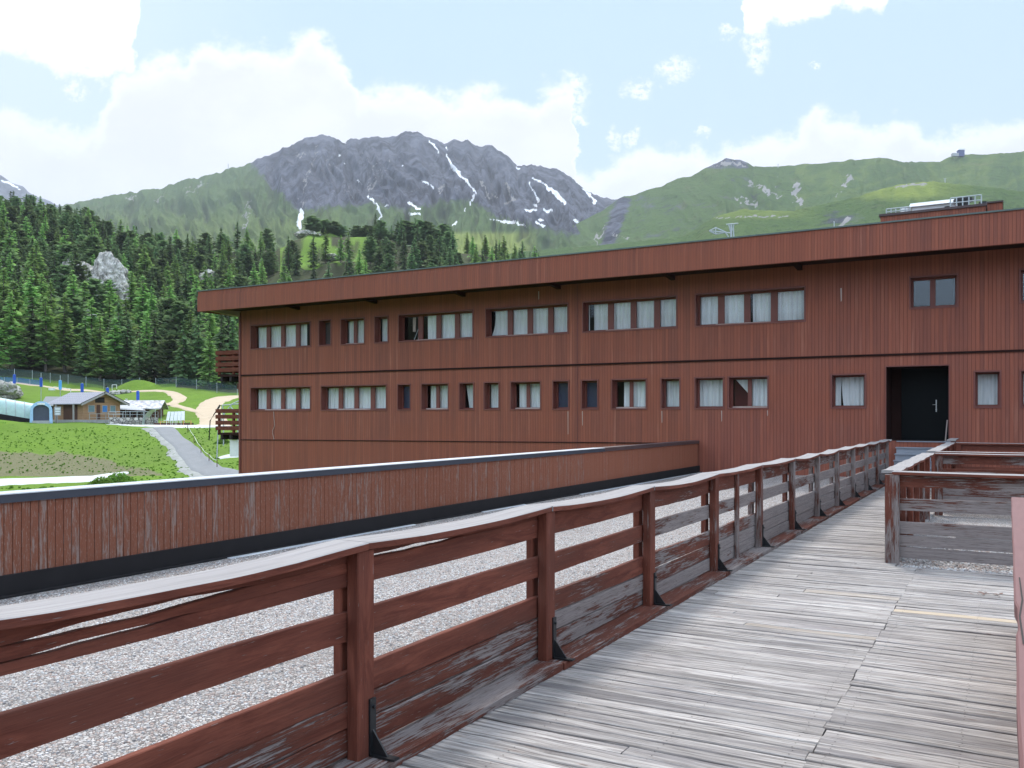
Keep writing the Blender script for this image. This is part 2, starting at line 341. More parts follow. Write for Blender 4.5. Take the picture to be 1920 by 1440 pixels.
def f_bark(t):
    p = t.node('ShaderNodeTexCoord').outputs['Object']
    return {'Base Color': t.mix(t.noise(t.mul(p, (4, 4, 1)), 2, 4), (.055, .042, .035), (.17, .145, .125)), 'Roughness': .9}
M_bark = mat('bark', f_bark)
def leafmat(name, dark, light):
    def fn(t):
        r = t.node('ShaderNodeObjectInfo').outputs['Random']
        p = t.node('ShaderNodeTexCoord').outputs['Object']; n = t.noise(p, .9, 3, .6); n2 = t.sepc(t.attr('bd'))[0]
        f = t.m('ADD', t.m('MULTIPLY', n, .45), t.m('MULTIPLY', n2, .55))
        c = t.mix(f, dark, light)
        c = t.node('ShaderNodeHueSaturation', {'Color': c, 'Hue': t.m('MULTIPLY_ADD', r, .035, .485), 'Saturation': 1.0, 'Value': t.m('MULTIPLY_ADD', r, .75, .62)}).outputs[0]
        return {'Base Color': c, 'Roughness': .75}
    m = mat(name, fn, spec=.15)
    t = NT(m.node_tree); b = m.node_tree.nodes['Principled BSDF']; out = m.node_tree.nodes['Material Output']
    c = b.inputs['Base Color'].links[0].from_socket
    tr = t.node('ShaderNodeBsdfTranslucent', {'Color': c}); mx = t.node('ShaderNodeMixShader', {0: .45, 1: b.outputs[0], 2: tr.outputs[0]})
    t.l.new(mx.outputs[0], out.inputs[0]); return m
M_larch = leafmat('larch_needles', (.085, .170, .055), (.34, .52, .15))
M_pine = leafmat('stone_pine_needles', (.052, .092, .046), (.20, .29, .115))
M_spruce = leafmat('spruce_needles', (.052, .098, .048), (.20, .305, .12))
M_bush = leafmat('bush_leaves', (.06, .14, .02), (.22, .42, .06))

# ------------------------------------------------------------ terrain
TAB = {  # frame column -> (distance, height) profile of the near terrain
 -700: [(8, -5.2), (40, -4.2), (62, -3.7), (75, -3.4), (85, -1.9), (104, 1.1), (118, 1.4), (140, 5), (160, 9.5), (200, 24), (300, 66), (400, 108), (500, 118), (640, 70), (900, 55)],
 0:    [(8, -5.2), (40, -4.2), (62, -3.7), (75, -3.4), (85, -1.9), (104, 1.1), (118, 1.4), (135, 5.0), (160, 8.6), (200, 20), (300, 58), (400, 94), (480, 92), (640, 70), (900, 55)],
 150:  [(8, -5.2), (40, -4.2), (62, -3.7), (75, -3.4), (85, -1.9), (104, .95), (118, 1.3), (140, 5.0), (160, 7.7), (200, 18), (300, 54), (400, 90), (460, 86), (640, 66), (900, 55)],
 230:  [(8, -5.2), (40, -4.2), (62, -3.7), (75, -3.2), (85, -2.0), (103, .75), (118, 1.1), (140, 4.4), (160, 6.9), (200, 16), (300, 48), (380, 75), (450, 72), (640, 60), (900, 55)],
 340:  [(8, -5.2), (40, -4.2), (62, -3.7), (75, -3.1), (85, -1.8), (100, .5), (112, .9), (135, 3.8), (150, 5.7), (200, 14), (300, 42), (370, 69), (450, 66), (640, 56), (900, 55)],
 450:  [(8, -5.2), (40, -4.2), (62, -3.3), (72, -2.6), (85, -1.5), (100, .3), (112, .9), (135, 3.9), (150, 5.2), (200, 13), (300, 42), (360, 70), (450, 68), (640, 55), (900, 55)],
 600:  [(8, -5.2), (40, -4.2), (70, -3), (100, 0), (150, 5), (200, 12), (300, 40), (350, 64), (400, 86), (470, 78), (640, 55), (900, 55)],
 840:  [(8, -5.2), (40, -4.2), (70, -3), (100, 0), (150, 5), (200, 12), (300, 42), (400, 79), (450, 76), (640, 55), (900, 55)],
 1000: [(8, -5.2), (40, -4.2), (70, -3), (100, 0), (150, 5), (200, 12), (300, 40), (400, 68), (450, 77), (640, 55), (900, 55)],
 1300: [(8, -5.2), (40, -4.2), (70, -3), (100, -2), (200, 5), (400, 40), (640, 55), (900, 55)],
 3000: [(8, -5.2), (40, -4.2), (200, -2), (400, 20), (640, 45), (900, 55)]}
TK = sorted(TAB)
def fs(p): return noise.fractal(Vector(p), 1.0, 2.1, 4)
def ground(x, y, rough=True):
    lat = x*CT+y*ST; d = -x*ST+y*CT; r = math.hypot(x, y)
    if d < .45*r: a = math.copysign(R(63.2), lat); dd = .45*r; px = 960+F*math.tan(a)
    else: px = 960+F*lat/d; dd = d
    px = max(TK[0], min(TK[-1], px)); dd = min(dd, 899)
    i = max(1, min(len(TK)-1, bisect.bisect_left(TK, px)))
    a, b = TK[i-1], TK[i]; f = (px-a)/(b-a); f = f*f*(3-2*f)
    z = interp(TAB[a], dd)*(1-f)+interp(TAB[b], dd)*f
    if rough:
        k = min(1, max(.0, (dd-120)/200))
        z += fs((x*.03, y*.03, 0))*(.35+4.5*k) + (fs((x*.25, y*.25, 3))*.16 if 60 < dd < 170 else 0)
    return z

def grid_mesh(name, cols, rows, fn, material):    # fn(i,j) -> (pt, color)
    v = []; cl = []
    for j in range(rows):
        for i in range(cols):
            p, c = fn(i, j); v.append(p); cl.append(c)
    f = [(j*cols+i, j*cols+i+1, (j+1)*cols+i+1, (j+1)*cols+i) for j in range(rows-1) for i in range(cols-1)]
    me = bpy.data.meshes.new(name); me.from_pydata(v, [], f)
    ca = me.color_attributes.new('bd', 'FLOAT_COLOR', 'POINT').data
    flat = [q for c in cl for q in c]; ca.foreach_set('color', flat)
    me.polygons.foreach_set('use_smooth', [True]*len(f)); me.materials.append(material); me.update()
    o = bpy.data.objects.new(name, me); C.objects.link(o); return o

def f_ground(t):
    p = t.node('ShaderNodeTexCoord').outputs['Object']; bd = t.sepc(t.attr('bd'))
    n = t.noise(p, .35, 6, .65); n2 = t.noise(p, 3.0, 5, .7); n3 = t.noise(p, .06, 4, .6); n4 = t.noise(p, 9, 3, .7)
    g = t.mix(n, (.068, .135, .014), (.175, .285, .034)); g = t.mix(t.m('MULTIPLY', t.step(n3, .4, .65), .5), g, (.12, .18, .035))
    g = t.mix(t.m('MULTIPLY', t.step(n2, .52, .7), .6), g, (.055, .105, .014)); g = t.mix(t.m('MULTIPLY', t.step(n4, .58, .7), .5), g, (.03, .06, .01))
    b = t.mix(n2, (.10, .11, .045), (.22, .20, .12)); b = t.mix(t.step(n4, .60, .68), b, (.06, .06, .03))
    edge = t.m('ADD', bd[1], t.m('MULTIPLY', t.m('SUBTRACT', n2, .5), 1.0)); c = t.mix(t.step(edge, .4, .62), g, b)
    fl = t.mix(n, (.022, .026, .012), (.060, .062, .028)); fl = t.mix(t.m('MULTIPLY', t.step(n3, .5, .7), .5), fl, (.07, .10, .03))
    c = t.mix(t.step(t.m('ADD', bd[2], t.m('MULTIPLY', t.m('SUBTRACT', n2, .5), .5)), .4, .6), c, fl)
    return {'Base Color': c, 'Roughness': .9, 'Normal': t.bump(n4, .8, .08)}
M_ground = mat('meadow', f_ground, spec=.1)

cols = [R(-180)+k*R(4) for k in range(34)]
pxs = [ -1500, -900, -600, -400, -250, -150]+list(range(-80, 1060, 3))+[1080, 1150, 1250, 1400, 1700, 2100, 2700]
angs = [math.atan((p-960)/F) for p in pxs]
full = [R(-180)+k*R(5) for k in range(23)]
angs = [a for a in full if a < angs[0]-.03]+angs
angs += [angs[-1]+(R(180)-angs[-1])*k/20 for k in range(1, 21)]
rows_d = [6.0]
while rows_d[-1] < 520: rows_d.append(rows_d[-1]*(1.02 if rows_d[-1] < 60 or rows_d[-1] > 230 else 1.008))
rows_d += [560, 620, 700, 800, 899, 1200, 2000, 4000, 9000]
def gfn(i, j):
    a = angs[i]; r = rows_d[j]/max(.45, math.cos(a))
    x, y = r*(math.sin(a)*CT-math.cos(a)*ST), r*(math.sin(a)*ST+math.cos(a)*CT)
    z = ground(x, y); d = rows_d[j]; px = 960+F*math.tan(a) if abs(a) < 1.2 else -9999
    py = HY-(z-H)/d*F
    # bare eroded bank under the lawn crest
    top = interp([(0, 838), (120, 842), (220, 858), (330, 886), (345, 900)], px)+fs((px*.02, 0, 5))*8
    bare = 1.0 if (-300 < px < 345 and top < py < 893 and d < 104) else 0.0
    if bare: bare = min(1, (py-top)/14)*.85*(1 if px < 235 else .75)
    if 345 < px < 460 and 103 > d > 74 and 800 < py < 862: bare = .36
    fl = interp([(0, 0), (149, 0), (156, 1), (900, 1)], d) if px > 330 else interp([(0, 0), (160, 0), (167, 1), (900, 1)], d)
    if math.cos(a) < .35 and r > 30: fl = 1  # unseen ground behind the viewer darkened to cut green reflections and bounce
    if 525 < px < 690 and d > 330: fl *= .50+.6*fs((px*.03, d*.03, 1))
    return (x, y, z), (0, bare, fl, 1)
tag(grid_mesh('ground', len(angs), len(rows_d), gfn, M_ground), 'green alpine meadow rising to the forested hillside', kind='structure')

# --- roads and paths: ribbons laid on the ground
def f_road(c1, c2, grit):
    def fn(t):
        p = t.node('ShaderNodeTexCoord').outputs['Object']; n = t.noise(p, .8, 6, .7); n2 = t.noise(p, 6, 5, .7)
        c = t.mix(n, c1, c2); c = t.mix(t.m('MULTIPLY', t.step(n2, .5, .75), .5), c, grit)
        return {'Base Color': c, 'Roughness': .9, 'Normal': t.bump(n2, .5, .05)}
    return fn
M_dirt = mat('pale_dirt', f_road((.38, .29, .19), (.56, .45, .32), (.30, .24, .15)))
M_chalk = mat('white_gravel_road', f_road((.42, .42, .40), (.62, .62, .60), (.36, .35, .33)))
M_asph = mat('old_asphalt', f_road((.15, .155, .16), (.24, .245, .25), (.30, .30, .30)))
M_rub = mat('pale_rubble', f_road((.10, .11, .09), (.44, .44, .42), (.06, .085, .03)))
def ribbon(name, pts, material, label, lift=.05, step=1.5, crossn=8, edge=.25, mb=None):
    """pts: (px, d, width m) along the route"""
    P = []
    for k in range(len(pts)-1):
        a, b = pts[k], pts[k+1]; A, B = Vector(XY(a[0], a[1])), Vector(XY(b[0], b[1])); n = max(2, int((B-A).length/step))
        for i in range(n): f = i/n; P.append((A.lerp(B, f), a[2]+(b[2]-a[2])*f))
    P.append((Vector(XY(pts[-1][0], pts[-1][1])), pts[-1][2]))
    for _ in range(3): P = [P[0]]+[((P[i-1][0]+P[i][0]*2+P[i+1][0])/4, P[i][1]) for i in range(1, len(P)-1)]+[P[-1]]
    m = MB(); n = len(P)
    for i, (p, w) in enumerate(P):
        d = (P[min(i+1, n-1)][0]-P[max(i-1, 0)][0]).normalized(); s = Vector((d.y, -d.x))
        for k in range(crossn+1):
            q = p+s*(k/crossn-.5)*(w+edge*2*fs((i*.35, k//(crossn)*9, 3)))
            z = ground(q.x, q.y)+lift*(1 if 0 < k < crossn else -.6); m.v.append((q.x, q.y, z))
    for i in range(n-1):
        for k in range(crossn):
            a = i*(crossn+1)+k; m.face([a, a+1, a+crossn+2, a+crossn+1])
    o = m.build(name, material, smooth=True); fix_normals(o)
    tag(o, label, kind='structure'); return o
ribbon('road', [(-300, 66.5, 4), (-100, 68.5, 5), (60, 70.5, 6), (150, 72.5, 5), (215, 74, 3), (238, 74.8, 1.2)], M_chalk, 'white gravel road along the foot of the lawn', lift=.10)
ribbon('path', [(470, 63, 3.8), (391, 71, 3.2), (369, 77, 3.1), (344, 86, 2.8), (312, 96, 2.6), (292, 101.5, 3.4)], M_rub, 'pale rubble shoulders beside the grey path', lift=.07, edge=.7)
ribbon('path', [(486, 63, 3.2), (402, 71, 2.5), (379, 77, 2.5), (353, 86, 2.4), (319, 96, 2.3), (304, 101, 2.6)], M_asph, 'grey asphalt path descending through the lawn', lift=.13, edge=.2)
ribbon('road', [(205, 105.3, 1.2), (240, 104.3, 1.8), (290, 103.6, 3.6), (350, 103.3, 3.4), (410, 103.5, 3.4), (520, 104, 3.5)], M_chalk, 'white gravel track passing below the terrace', lift=.09)
ribbon('road', [(520, 149, 4), (455, 147, 4), (428, 144, 4), (405, 137, 3.8), (391, 129, 3.6), (389, 122, 3.6), (400, 115, 3.6), (404, 109, 4.2), (396, 104.5, 4.4)], M_dirt, 'beige dirt road curving down from the forest edge', lift=.08)
ribbon('path', [(400, 117, 1.8), (375, 122, 1.4), (350, 126, 1.6), (325, 130, 1.6), (316, 131, 2.2)], M_dirt, 'thin dirt path crossing the meadow', lift=.10)
ribbon('path', [(318, 129, 1.6), (334, 134, 1.8), (338, 140, 2.6), (318, 146, 2.0), (290, 149, 1.7), (250, 151, 1.6), (200, 152.5, 1.6), (140, 154, 2.2), (60, 156, 2.0), (-60, 158, 2)], M_dirt, 'dirt track running below the net fence', lift=.11)
ribbon('path', [(520, 81, 3.5), (455, 80.5, 3.2), (425, 80, 2.6), (410, 79.6, 1.0)], M_chalk, 'patch of white gravel beside the balcony corner', lift=.08)

# ------------------------------------------------------------ mountains
def f_mount(t, hazy):
    p = t.node('ShaderNodeTexCoord').outputs['Object']; bd = t.attr('bd'); s = t.sepc(bd)
    al = t.node('ShaderNodeAttribute', attribute_name='bd').outputs['Alpha']
    n = t.noise(p, .006, 7, .65); n2 = t.noise(p, .035, 6, .7); n3 = t.noise(t.mul(p, (1, 1, .35)), .012, 6, .7, 1.0); n4 = t.noise(p, .09, 5, .7)
    g = t.mix(n, (.046, .092, .030), (.110, .165, .046)); g = t.mix(t.m('MULTIPLY', t.step(n2, .5, .7), .55), g, (.045, .075, .03)); g = t.mix(t.m('MULTIPLY', t.step(n4, .54, .68), .6), g, (.028, .05, .025)); g = t.mix(t.m('MULTIPLY', t.step(n3, .56, .72), .5), g, (.13, .115, .07))
    g = t.mix(al, (.21, .26, .055), g)
    rk = t.mix(t.step(n3, .35, .65), (.022, .026, .042), (.135, .142, .178)); rk = t.mix(t.m('MULTIPLY', t.step(n2, .45, .7), .5), rk, (.045, .048, .058)); rk = t.mix(t.m('MULTIPLY', t.step(n4, .56, .72), .45), rk, (.22, .215, .225))
    f = t.m('ADD', s[0], t.m('MULTIPLY', t.m('SUBTRACT', n2, .5), .9)); f = t.m('ADD', f, t.m('MULTIPLY', t.m('SUBTRACT', n3, .5), .5))
    c = t.mix(t.step(f, .35, .62), g, rk)
    sc_ = t.m('ADD', s[2], t.m('MULTIPLY', t.m('SUBTRACT', n4, .5), .9)); c = t.mix(t.step(sc_, .42, .62), c, t.mix(n2, (.17, .165, .165), (.42, .40, .39)))
    c = t.mix(t.step(t.m('ADD', s[1], t.m('MULTIPLY', t.m('SUBTRACT', n4, .5), .5)), .42, .55), c, (.86, .87, .90))
    return {'Base Color': c, 'Roughness': .95, 'Normal': t.bump(t.m('ADD', n2, n4), .8, 12.0)}
M_mt = mat('alpine_slopes', lambda t: f_mount(t, 0), spec=.05)

def pdist(px, py, lines, j=1.6):
    best = 0; ox, oy = px, py
    px += fs((ox*.09, oy*.09, 3))*j*2; py += fs((ox*.09, oy*.09, 8))*j*2
    for L in lines:
        if len(L) == 1: L = [L[0], (L[0][0]+.1, L[0][1], L[0][2])]
        for a, b in zip(L, L[1:]):
            if px < min(a[0], b[0])-14 or px > max(a[0], b[0])+14 or py < min(a[1], b[1])-14 or py > max(a[1], b[1])+14: continue
            dx, dy = b[0]-a[0], b[1]-a[1]; l2 = dx*dx+dy*dy; f = max(0, min(1, ((px-a[0])*dx+(py-a[1])*dy)/l2))
            w = (a[2]+(b[2]-a[2])*f)*.5; q = math.hypot(px-a[0]-dx*f, py-a[1]-dy*f)
            best = max(best, 1-(q-w*.55)/(w*.45+.9))
    return max(0, min(1, best))
def mrange(name, label, ridge, base_py, d0, d1, x0, x1, step, nt, prof, gul, masks, ridge_amp=2.5, back=12, dvar=0):
    n = int((x1-x0)/step)+1
    def fn(i, j):
        px = x0+i*step; rp = interp(ridge, px)+fs((px*.06, 1, 1))*ridge_amp
        if j > nt:                                     # far side falls away
            k = (j-nt)/back; d = d1+k*d1*.5; z = H+(HY-rp)/F*d1*(1-k)**1.2-60*k
            x, y = XY(px, d); return (x, y, z), (.5, 0, 0, 1)
        t = j/nt; bp = base_py(px) if callable(base_py) else base_py
        py = bp+(rp-bp)*t**prof; d = d0+(d1-d0)*t
        env = math.sin(math.pi*min(1, t*.96))**.7
        wv = fs((px*.004, t*1.3, 7))*gul[3]
        rg = abs(fs((px*gul[1]+wv+t*gul[4], t*gul[2], 11)))
        rg2 = fs((px*gul[1]*3.1+wv*2, t*gul[2]*3, 5))
        amp = gul[0]*env
        py2 = py+amp*(rg*1.6-.45)+amp*.45*rg2*min(1, 2*t)
        d += (rg-.3)*gul[0]*gul[5]*env
        z = H+(HY-py2)/F*d; x, y = XY(px, d)
        return (x, y, z), masks(px, py2, t, rg)
    o = grid_mesh(name, n, nt+1+back, fn, M_mt); tag(o, label, kind='structure'); return o

RIDGE1 = [(-100, 420), (60, 398), (167, 375), (200, 368), (233, 363), (260, 359), (283, 357), (317, 348), (353, 336), (400, 328), (427, 317), (467, 307), (500, 292), (540, 274), (557, 263), (580, 259), (600, 255), (617, 256), (630, 262), (647, 269), (657, 261), (666, 259), (678, 262), (700, 256), (713, 259), (735, 254), (760, 248), (782, 248), (795, 256), (815, 263), (833, 269), (850, 262), (880, 266), (895, 268), (921, 274), (947, 291), (970, 312), (985, 311), (1004, 310), (1025, 313), (1045, 319), (1071, 332), (1090, 351), (1116, 366), (1150, 375), (1200, 392), (1300, 420), (1500, 450)]
SNOW = [[(805, 264, 2), (812, 272, 4), (822, 287, 2)], [(838, 290, 2), (843, 303, 5), (855, 320, 6), (870, 335, 6), (885, 350, 5), (893, 362, 4)], [(845, 316, 3), (856, 321, 4)], [(888, 366, 6), (884, 378, 4), (880, 385, 2)], [(874, 390, 2), (873, 396, 3)], [(850, 425, 1), (858, 417, 4)],
 [(791, 338, 2), (800, 343, 4), (812, 353, 4)], [(765, 379, 2), (775, 385, 6), (788, 392, 3)], [(766, 400, 3), (778, 402, 7), (788, 401, 4)], [(692, 368, 3), (702, 380, 3), (712, 392, 6), (714, 402, 6), (709, 415, 4)], [(672, 336, 3), (677, 343, 3)], [(722, 386, 4), (727, 387, 3)],
 [(564, 390, 5), (566, 400, 6), (564, 408, 9), (560, 420, 12), (562, 428, 7)], [(990, 342, 2), (998, 352, 4), (1004, 368, 4), (1010, 378, 4)], [(997, 333, 3), (1020, 345, 4), (1040, 360, 6), (1058, 378, 7)], [(1092, 354, 2), (1105, 365, 5), (1115, 380, 5)],
 [(917, 411, 2), (940, 416, 6), (965, 417, 6), (985, 424, 5)], [(1005, 416, 4), (1020, 424, 7)], [(1012, 411, 7), (1018, 413, 5)], [(1022, 395, 6), (1034, 396, 4)], [(1004, 383, 6), (1006, 384, 6)], [(986, 394, 5), (1003, 395, 6)], [(1077, 413, 3), (1090, 418, 4)], [(970, 313, 3), (974, 318, 3)], [(636, 291, 3), (640, 292, 2)], [(646, 308, 3)], [(647, 268, 3)], [(756, 311, 3)], [(837, 274, 3), (840, 279, 2)]]
SCR = [[(600, 262, 2), (590, 300, 5), (575, 330, 5), (570, 370, 4), (566, 388, 5)], [(735, 300, 2), (712, 325, 4), (696, 350, 5), (690, 368, 5)], [(612, 300, 2), (640, 335, 3), (662, 372, 4)], [(680, 285, 2), (700, 310, 3), (690, 345, 3)], [(900, 340, 8), (915, 365, 10), (930, 372, 4)], [(830, 345, 9), (822, 362, 6)], [(950, 345, 6), (960, 375, 14), (945, 385, 8)], [(470, 372, 6), (463, 400, 5), (458, 430, 6)], [(558, 288, 6), (572, 292, 8)], [(760, 345, 3), (780, 360, 3)], [(290, 375, 7), (305, 370, 5)], [(395, 340, 5), (350, 360, 4)], [(240, 372, 5), (255, 368, 6)]]
def mask1(px, py, t, rg):
    low = interp([(420, 250), (470, 310), (520, 350), (560, 392), (600, 388), (700, 378), (760, 392), (830, 372), (890, 376), (930, 402), (1000, 420), (1090, 440), (1200, 440)], px)
    k = (low-py)/45+.5+.35*rg; k = max(0, min(1, k)); 
    k *= .35+.65*max(0, min(1, (px-415-(py-300)*.45)/75))
    al = 1-max(0, min(1, (py-432)/8))*max(0, min(1, (px-800)/40))*max(0, min(1, (1010-px)/30))-(.3*max(0, min(1, (py-385)/40)) if px < 640 else 0)
    return (k, pdist(px, py, SNOW, 2.4)*.93-.04, pdist(px, py, SCR, 6)*.60, al)
mrange('mountain', 'dark rocky mountain massif streaked with snow above green slopes', RIDGE1, lambda p: 560, 950, 2700, -100, 1330, 1.5, 150, .85, (21, .024, 2.2, 1.4, 1.6, 7.0), mask1)

RIDGE2 = [(1000, 470), (1060, 430), (1100, 410), (1130, 396), (1150, 380), (1161, 371), (1170, 366), (1180, 365), (1240, 349), (1270, 336), (1300, 328), (1319, 318), (1340, 306), (1361, 296), (1380, 300), (1403, 305), (1413, 312), (1445, 313), (1494, 309), (1540, 306), (1590, 301), (1625, 299), (1649, 296.5), (1665, 298), (1681, 301), (1720, 304.6), (1762, 303), (1781, 293), (1804, 288), (1842, 290), (1881, 288), (1920, 284.6), (2100, 270), (2500, 300)]
SC2 = [[(1482, 350, 8), (1498, 348, 12), (1490, 362, 12), (1496, 380, 10)], [(1582, 344, 8), (1596, 336, 8), (1590, 330, 4)], [(1564, 371, 5), (1578, 362, 5)], [(1458, 333, 5)], [(1335, 314, 6), (1370, 306, 8), (1403, 309, 6)], [(1135, 425, 5), (1120, 450, 7), (1115, 470, 6)], [(1150, 440, 4), (1180, 445, 3)], [(1400, 340, 5), (1440, 360, 8), (1470, 370, 6)], [(1380, 370, 5), (1420, 385, 7)]]
def sb(x, a, b, w): return max(0, min(1, (x-a)/w+.5))*max(0, min(1, (b-x)/w+.5))
def mask2(px, py, t, rg):
    rk = 0
    if 1110 < px < 1190 and py > 370: rk = max(0, 1-abs(px-1160+(py-400)*.35)/30)*.95
    rk = max(rk, .62*sb(px, 1318, 1408, 20)*sb(py, 0, 318, 8), (.28+.35*rg)*sb(px, 1180, 1370, 60)*sb(py, 350, 480, 40), (.25+.35*rg)*sb(px, 1350, 1480, 50)*sb(py, 322, 400, 24))
    al = 1
    if px > 1490: al = .75+.25*min(1, abs(fs((px*.012, py*.03, 2)))*4)
    return (min(1, rk), 0, pdist(px, py, SC2, 6)*.72, al)
mrange('mountain', 'long green mountain ridge with a pointed knoll behind the roof', RIDGE2, lambda p: 640, 700, 1900, 1000, 2500, 2.0, 130, .9, (12, .013, 1.6, 1.2, 1.4, 5.0), mask2, ridge_amp=1.2)
RIDGE3 = [(850, 560), (900, 500), (960, 474), (1000, 470), (1100, 462), (1200, 452), (1260, 445), (1300, 434), (1320, 418), (1342, 406), (1397, 392), (1440, 395), (1481, 395), (1558, 379), (1607, 369), (1655, 354), (1687, 346), (1752, 340), (1800, 345), (1850, 350), (1920, 360), (2200, 380)]
def mask3(px, py, t, rg):
    al = 1
    al = 1-(1-.5*min(1, rg*2))*sb(px, 1610, 1800, 60)*sb(py, 0, 372+fs((px*.03, 1, 1))*6, 14)  # sunlit patches of the ridge painted as brighter meadow colour
    al = min(al, 1-.5*sb(px, 1280, 1500, 80)*sb(py, 0, 409, 10))
    return (.38*rg+.35*sb(px, 1530, 1630, 70)*sb(py, 395, 460, 20), 0, pdist(px, py, [[(1680, 352, 5), (1712, 346, 8), (1740, 345, 4)], [(1340, 408, 3), (1440, 405, 4), (1480, 406, 3)], [(1590, 410, 9), (1575, 425, 8)]])*.7, al)
mrange('hill', 'low green shoulder of hillside just above the roofline', RIDGE3, lambda p: 700, 420, 1050, 850, 2300, 2.5, 90, .9, (8, .012, 1.6, 1.0, 1.4, 3.0), mask3, ridge_amp=1.5)
mrange('mountain', 'distant pale peak with snow at the far left edge', [(-500, 300), (-200, 270), (-60, 300), (0, 329), (20, 342), (44, 352), (75, 372), (140, 395), (300, 420)], lambda p: 520, 3500, 5200, -600, 300, 4, 60, .9, (12, .02, 2, 1, 1, 5), lambda px, py, t, rg: (.9, pdist(px, py, [[(5, 338, 3), (40, 354, 4)], [(-60, 310, 8), (-10, 345, 6)]]), .2, 1))

# ------------------------------------------------------------ trees
def crown_mesh(kind, seed):
    r = random.Random(seed); m = MB()
    H_ = 1.0
    if kind == 'larch': tiers, nb, Rm, z0 = 27, 9, .205, .10
    elif kind == 'spruce': tiers, nb, Rm, z0 = 28, 9, .19, .05
    else: tiers, nb, Rm, z0 = 21, 16, .285, .08
    for k in range(tiers):
        f = (k+r.uniform(-.3, .3))/tiers; f = max(0, min(.99, f)); z = z0+(1-z0)*f
        if kind == 'pine': rad = Rm*(1-f**2.3)**.62*(.62+.38*min(1, f*4.5))
        else: rad = Rm*((1-f)**.82)*(.72+.28*min(1, f*6))+.008
        for b in range(max(4, int(nb*(.55+.45*(1-f))))):
            a = r.uniform(0, 2*math.pi); L = rad*r.uniform(.55, 1.18)
            if r.random() < .07: continue
            droop = {'larch': -.14, 'spruce': -.30, 'pine': .22}[kind]+r.uniform(-.12, .12)
            nq = 4 if L > .09 else 2
            tone = r.random()
            for q in range(nq):
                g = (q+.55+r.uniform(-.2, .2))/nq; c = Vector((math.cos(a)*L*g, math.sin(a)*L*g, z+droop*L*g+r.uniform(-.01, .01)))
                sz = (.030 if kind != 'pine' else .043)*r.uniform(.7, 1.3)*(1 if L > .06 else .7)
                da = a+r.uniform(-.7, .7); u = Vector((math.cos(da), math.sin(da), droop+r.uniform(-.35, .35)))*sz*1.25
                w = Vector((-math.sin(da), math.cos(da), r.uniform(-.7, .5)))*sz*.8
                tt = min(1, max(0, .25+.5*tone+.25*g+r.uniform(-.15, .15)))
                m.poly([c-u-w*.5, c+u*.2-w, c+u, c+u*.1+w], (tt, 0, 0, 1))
    if kind != 'pine':
        for q in range(7): c = Vector((r.uniform(-.006, .006), r.uniform(-.006, .006), .95+.055*q/7)); a = r.uniform(0, 6); m.poly([c, c+Vector((math.cos(a)*.016, math.sin(a)*.016, .004)), c+Vector((0, 0, .028))], (.7, 0, 0, 1))
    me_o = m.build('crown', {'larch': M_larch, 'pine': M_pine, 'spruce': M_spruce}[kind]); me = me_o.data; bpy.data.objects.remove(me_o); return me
def trunk_mesh(seed):
    r = random.Random(seed); m = MB(); a, b = r.uniform(-.008, .008), r.uniform(-.008, .008)
    m.tube([(0, 0, -.06), (a, b, .3), (b, a, .65), (0, 0, .96)], [.020, .014, .009, .002], 6)
    for k in range(7):
        z = .12+k*.1; an = r.uniform(0, 6.28); L = .10*(1-z)+.02; m.tube([(0, 0, z), (math.cos(an)*L, math.sin(an)*L, z-.01)], [.004, .001], 4)
    o = m.build('trunk', M_bark); me = o.data; bpy.data.objects.remove(o); return me
CROWN = {k: [crown_mesh(k, s*13+5) for s in range(4)] for k in ('larch', 'pine', 'spruce')}
TRUNK = [trunk_mesh(s) for s in range(3)]
NAME = {'larch': ('larch_tree', 'larch'), 'pine': ('stone_pine', 'pine tree'), 'spruce': ('spruce_tree', 'spruce')}
def tree(kind, x, y, h, label, group=None, fat=1.0, z=None, r=rnd):
    o = empty(NAME[kind][0], (x, y, (ground(x, y) if z is None else z)), r.uniform(0, 6.28)); o.scale = (h*fat, h*fat, h); o.empty_display_size = .02
    for nm, me in (('crown', r.choice(CROWN[kind])), ('trunk', r.choice(TRUNK))):
        c = bpy.data.objects.new(nm, me); C.objects.link(c); c.parent = o
    tag(o, label, NAME[kind][1], group); return o

taken = []
def free(x, y, s):
    for (a, b) in taken:
        if (a-x)**2+(b-y)**2 < s*s: return False
    taken.append((x, y)); return True
ADJ = {'larch': 'bright larch', 'pine': 'rounded stone pine', 'spruce': 'pointed spruce'}
def zone(px, d):
    if px < 450:
        side = 'left' if px < 150 else ('middle' if px < 300 else 'right')
        if d < 182: return {'left': 'at the forest foot behind the padded posts', 'middle': 'at the forest foot behind the chalet and hut', 'right': 'at the forest foot above the dirt road'}[side]
        if d < 262: return {'left': 'on the lower slope left of the pale crag', 'middle': 'on the lower slope below the pale crag', 'right': 'on the slope left of the building corner'}[side]
        if d < 335: return {'left': 'on the upper slope above the pale crag', 'middle': 'on the upper slope right of the pale crag', 'right': 'on the upper slope above the roof corner'}[side]
        return {'left': 'on the skyline at the left edge', 'middle': 'on the skyline left of the big mountain', 'right': 'on the wooded crest below the mountain flank'}[side]
    if px < 700: return 'around the grassy clearing above the roof' if d > 330 else 'just above the left end of the roof'
    if px < 860: return 'in the clump below the central snow gully'
    return 'on the wooded spur running down behind the roof'
count = 0
CRAG = (188, 248)                                   # column, distance of the limestone crag
